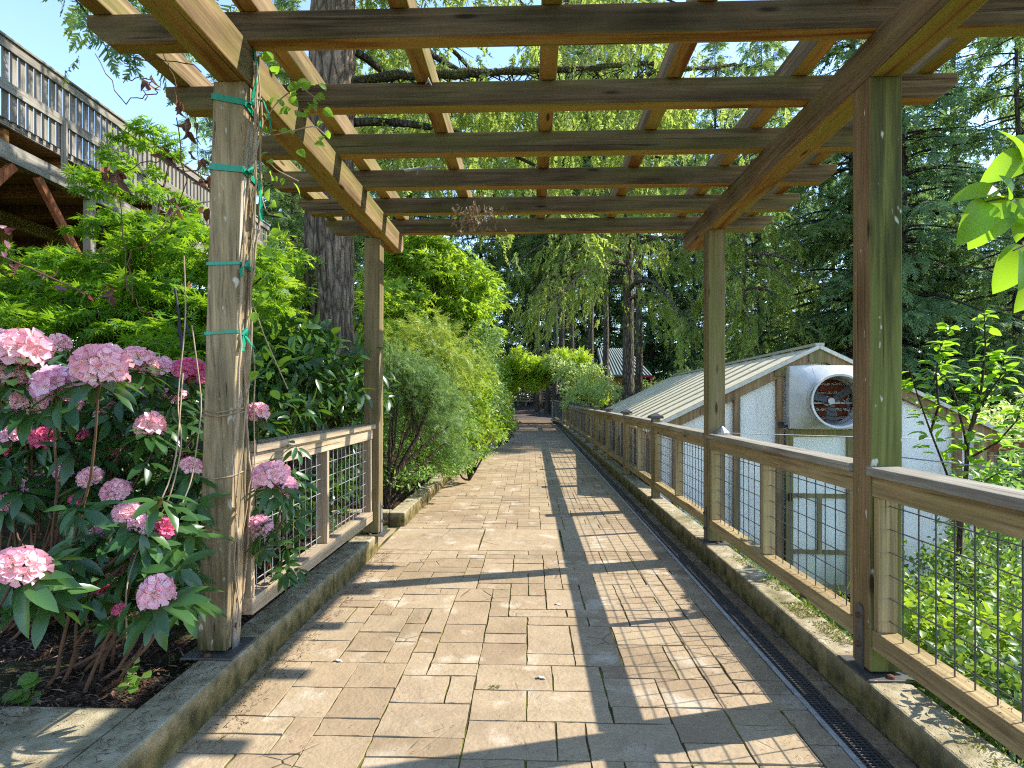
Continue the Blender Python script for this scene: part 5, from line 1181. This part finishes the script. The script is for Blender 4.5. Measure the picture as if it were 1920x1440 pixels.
for px,py,n in ((5,430,3),(15,465,3),(30,500,3),(90,518,2),(128,540,2),(163,550,2)): 
    for _ in range(n): P.append(list(at(px+rg.uniform(-10,10),py+rg.uniform(-8,8),3.9)))
n=len(P); q.leaves(TL_OV,P,sph(rg,n),sph(rg,n),rg.uniform(.05,.08,n),rg); q.build('leaves',L_lilac,pl); QM().tube([at(-20,470,3.9),at(60,505,3.9),at(165,552,3.9)],.006,5).build('stem',TWIG,pl)

hk=MB(); b=at(352,745,3.4); hp_=[Vector((b.x,b.y,.1)),at(347,700,3.4),at(338,610,3.4),at(328,540,3.4)]; hk.tube(hp_,.0075,8)
hk.tube([at(340,655,3.4),at(336,620,3.4),at(334,600,3.4),at(338,590,3.4),at(348,598,3.4),at(353,620,3.4),at(358,632,3.4)],.006,8)
o=hk.build('shepherd_hook',BLACK,origin=(b.x,b.y,.1)); tag(o,'thin black iron shepherd hook left of the weathered post above the pink blooms','garden hook')
sk=at(731,745,6.0); o=MB().cyl((sk.x,sk.y,.1),(sk.x,sk.y,EYE+.55),.004,n=6).build('garden_stake',BLACK,origin=(sk.x,sk.y,.1)); tag(o,'very thin dark upright wire stake just right of the far left pergola post','stake')
# brown dead sprig hanging from the rafter, pale lichen stick on another
ds=empty('dead_sprig',at(893,405,4.9),'clump of dry brown needles snagged on the middle of the lowest rafters','dead sprig')
q=QM(); n=200; c=np.array(list(at(893,405,4.83))); P=c+rg.normal(0,1,(n,3))*[.09,.03,.065]; q.leaves(TL_HANG,P,np.stack([rg.normal(0,.6,n),rg.normal(0,.3,n),-np.ones(n)],1),rg.normal(0,1,(n,3)),rg.uniform(.03,.08,n),rg)
q.build('needles',leafmat('dry_needles',(.22,.15,.08),(.38,.28,.17),tr=.15),ds)
QM().tube([at(885,340,4.8),at(893,395,4.83),at(900,430,4.83)],.003,5).build('stem',TWIG,ds)
q=QM(); q.tube([at(758,320,4.2),at(785,316,4.2),at(812,313,4.2),at(835,313,4.2)],[.011,.009,.008,.004],6); q.tube([at(785,316,4.2),at(782,328,4.2)],[.006,.003],5)
o=q.build('lichen_stick',plain('lichen',(.5,.5,.42),.9,.1),origin=at(790,316,4.2)); tag(o,'short pale lichen covered stick lying on the third visible rafter','stick')
q=QM(); q.tube([at(798,158,2.95),at(803,150,2.95),at(809,160,2.95)],[.002,.012,.002],5); o=q.build('cocoon',plain('web_white',(.6,.6,.58),.9,.1),origin=at(800,155,2.95)); tag(o,'tiny white web tuft on the front rafter below a crossing purlin','web')

# cones, seedlings
def cone(px,py,d,label,rz,s=1):
    c=at(px,py,d); c=Vector((c.x,c.y,max(.10,c.z))); m=MB(); h=Vector((math.cos(rz),math.sin(rz),.1)); n=9
    for i in range(n):
        t=i/(n-1); r=.019*math.sin(math.pi*(.12+.8*t))**.7*s
        m.cyl(c+h*(.075*s*t),c+h*(.075*s*t+.010),r,r*.55,9)
    o=m.build('fir_cone',plain('cone_'+str(int(px)),(.09,.05,.03),.8,.2,0,60,.6,.5),origin=c); tag(o,label,'cone',group='fir cones on the mulch')
def gz(px,py,z=.125): 
    r=at(px,py,1)-Vector((0,0,EYE)); t=(z-EYE)/r.z; return t
for px,py,lab,rz in ((165,1278,'fir cone lying nearest the sunlit patch of mulch',.2),(112,1262,'fir cone left of the others near the seedling',.5),(150,1288,'fir cone in front, closest to the corner edging stone',2.9)): cone(px,py,gz(px,py),lab,rz)
def seedling(lst,label,stem0,sz,mat,tm,name='seedling'):
    d=gz(*stem0); b=at(stem0[0],stem0[1],d); root=empty(name,b,label,'seedling'); q=QM(); qt=QM()
    for px,py in lst:
        c=at(px,py,d); qt.tube([b,(Vector(b)+c)/2+Vector((0,0,.01)),c],[.003,.002,.002],5)
        q.leaves(tm,[list(c)],[[rg.normal(0,.6),-.5,-.1]],[[rg.normal(0,.2),-.5,1]],sz,rg,rlo=.5)
    qt.build('stem',L_vine,root); q.build('leaves',mat,root,smooth=True)
seedling([(70,1268),(60,1298),(40,1292),(72,1262),(52,1305)],'broad leaved green seedling in the mulch at the lower left',(58,1310),.075,L_gc,T_lance(.95,.1,.1,4))
seedling([(245,1265),(262,1270),(240,1285),(258,1290),(270,1262),(250,1250)],'small crinkled green sprout beside the corner of the left kerb',(252,1300),.045,L_gc,T_lance(.9,.1,.1,4))
seedling([(240,1248),(235,1252),(258,1235),(262,1232),(245,1256)],'pale whitish green shoot at the end of the trailing vine',(245,1262),.035,L_pale,T_lance(.9,.1,.1,4))
# litter
q=QM()
def scat(n,x0,x1,y0,y1,zf,smin,smax,tm=TL_N,lay=.2,bias=1):
    X=rg.uniform(x0,x1,n); Y=y0+(y1-y0)*rg.random(n)**bias; Z=np.array([zf(a,b) for a,b in zip(X,Y)])
    q.leaves(tm,np.stack([X,Y,Z+.004],1),np.stack([rg.normal(0,1,n),rg.normal(0,1,n),rg.normal(0,lay,n)],1),np.tile([0,0,1.],(n,1))+rg.normal(0,.2,(n,3)),rg.uniform(smin,smax,n),rg)
T_CH=T_simple(.12,.1)
scat(9000,-3.4,-1.57,1.9,6,lambda x,y: (.125 if x>-1.9 else float(zr(x,y))+.03),.02,.07,T_CH,.3,1.2)
scat(2500,-3.4,-1.6,1.9,5,lambda x,y: (.125 if x>-1.9 else float(zr(x,y))+.03),.015,.035,TL_S,.4,1.2)
scat(3500,1.365,1.458,1.5,12,lambda x,y:.002,.01,.03,T_CH,.15)
scat(1500,1.0,1.36,2.2,8,lambda x,y:.002,.008,.025,T_CH,.1)
scat(900,1.50,1.6,1.5,9,lambda x,y:.366,.008,.03,T_CH,.3)
scat(900,1.47,1.64,1.5,9,lambda x,y:.156,.008,.035,T_CH,.25)
scat(1200,-1.37,-1.22,2.2,5.1,lambda x,y:.002,.008,.035,T_CH,.2)
scat(2600,-1.35,1.1,1.6,11,lambda x,y:.002,.006,.022,T_CH,.1)
scat(500,-1.53,-1.4,2.9,5.1,lambda x,y:1.151,.01,.03,T_CH,.2)
scat(1300,-1.56,-1.40,1.8,5.1,lambda x,y:.159,.008,.035,T_CH,.2)
scat(500,-3.2,-1.6,1.85,2.22,lambda x,y:.152,.008,.03,T_CH,.2)
o=q.build('leaf_litter',L_litter); tag(o,'dry needles, chips and leaf crumbs strewn over mulch, kerbs and paving',kind='stuff')
q=QM()
def moss(n,x0,x1,y0,y1,z,s0=.004,s1=.012):
    X=rg.uniform(x0,x1,n);Y=rg.uniform(y0,y1,n); q.leaves(TL_S,np.stack([X,Y,np.full(n,z)],1),np.stack([rg.normal(0,.6,n),rg.normal(0,.6,n),rg.uniform(.2,1,n)],1),sph(rg,n),rg.uniform(s0,s1,n),rg)
for y0,y1,n,a,b in ((2.9,3.2,500,1.53,1.64),(3.25,3.5,700,1.50,1.64),(2.62,2.8,300,1.56,1.64),(3.7,4.0,300,1.55,1.64),(4.2,4.5,250,1.55,1.64),(1.9,2.2,200,1.54,1.64)): moss(n,a,b,y0,y1,.156,.006,.016)
for x0,x1,y0,y1,n in ((-.9,.9,2.505,2.53,500),(.1,.16,2.0,2.5,60),(-.2,-.17,2.5,3.2,90),(-.02,0,3.3,3.6,50),(-.49,-.47,5.2,6.0,220),(.29,.31,5.2,6.0,220),(-.12,-.10,3.95,4.3,80),(-.95,-.6,2.76,2.78,160),(.2,.6,2.89,2.91,160),(-1.3,-1.0,3.2,3.3,200),(.5,.52,2.6,3.0,120),(-.64,-.62,2.9,3.4,120),(.9,1.2,2.3,2.32,120)): moss(n,x0,x1,y0,y1,-.007,.004,.010)
moss(120,-.20,-.15,2.72,2.76,-.002,.004,.010); moss(500,-1.36,-1.30,2.5,3.0,.0,.004,.010)
o=q.build('moss',L_moss); tag(o,'moss tufts on the right kerb top and in the paving joints',kind='stuff')
wl=MB(); 
for px,py in ((1045,1135),(632,1241),(1013,1273)):
    d=gz(px,py,.0); c=at(px,py,d)
    o=QM().leaves(T_lance(.7,.3,.5,3),[list(c+Vector((0,0,.004)))]*3,[[1,.2,.05],[-.8,.5,.05],[.1,.9,.1]],[[0,0,1]]*3,.03,rg).build('petal',WHITEP,origin=c); tag(o,{1045:'small white fallen petal in the middle of the paving',632:'white fleck on the paving near the left kerb',1013:'curled white petal lying nearest the camera'}[px],'petal')
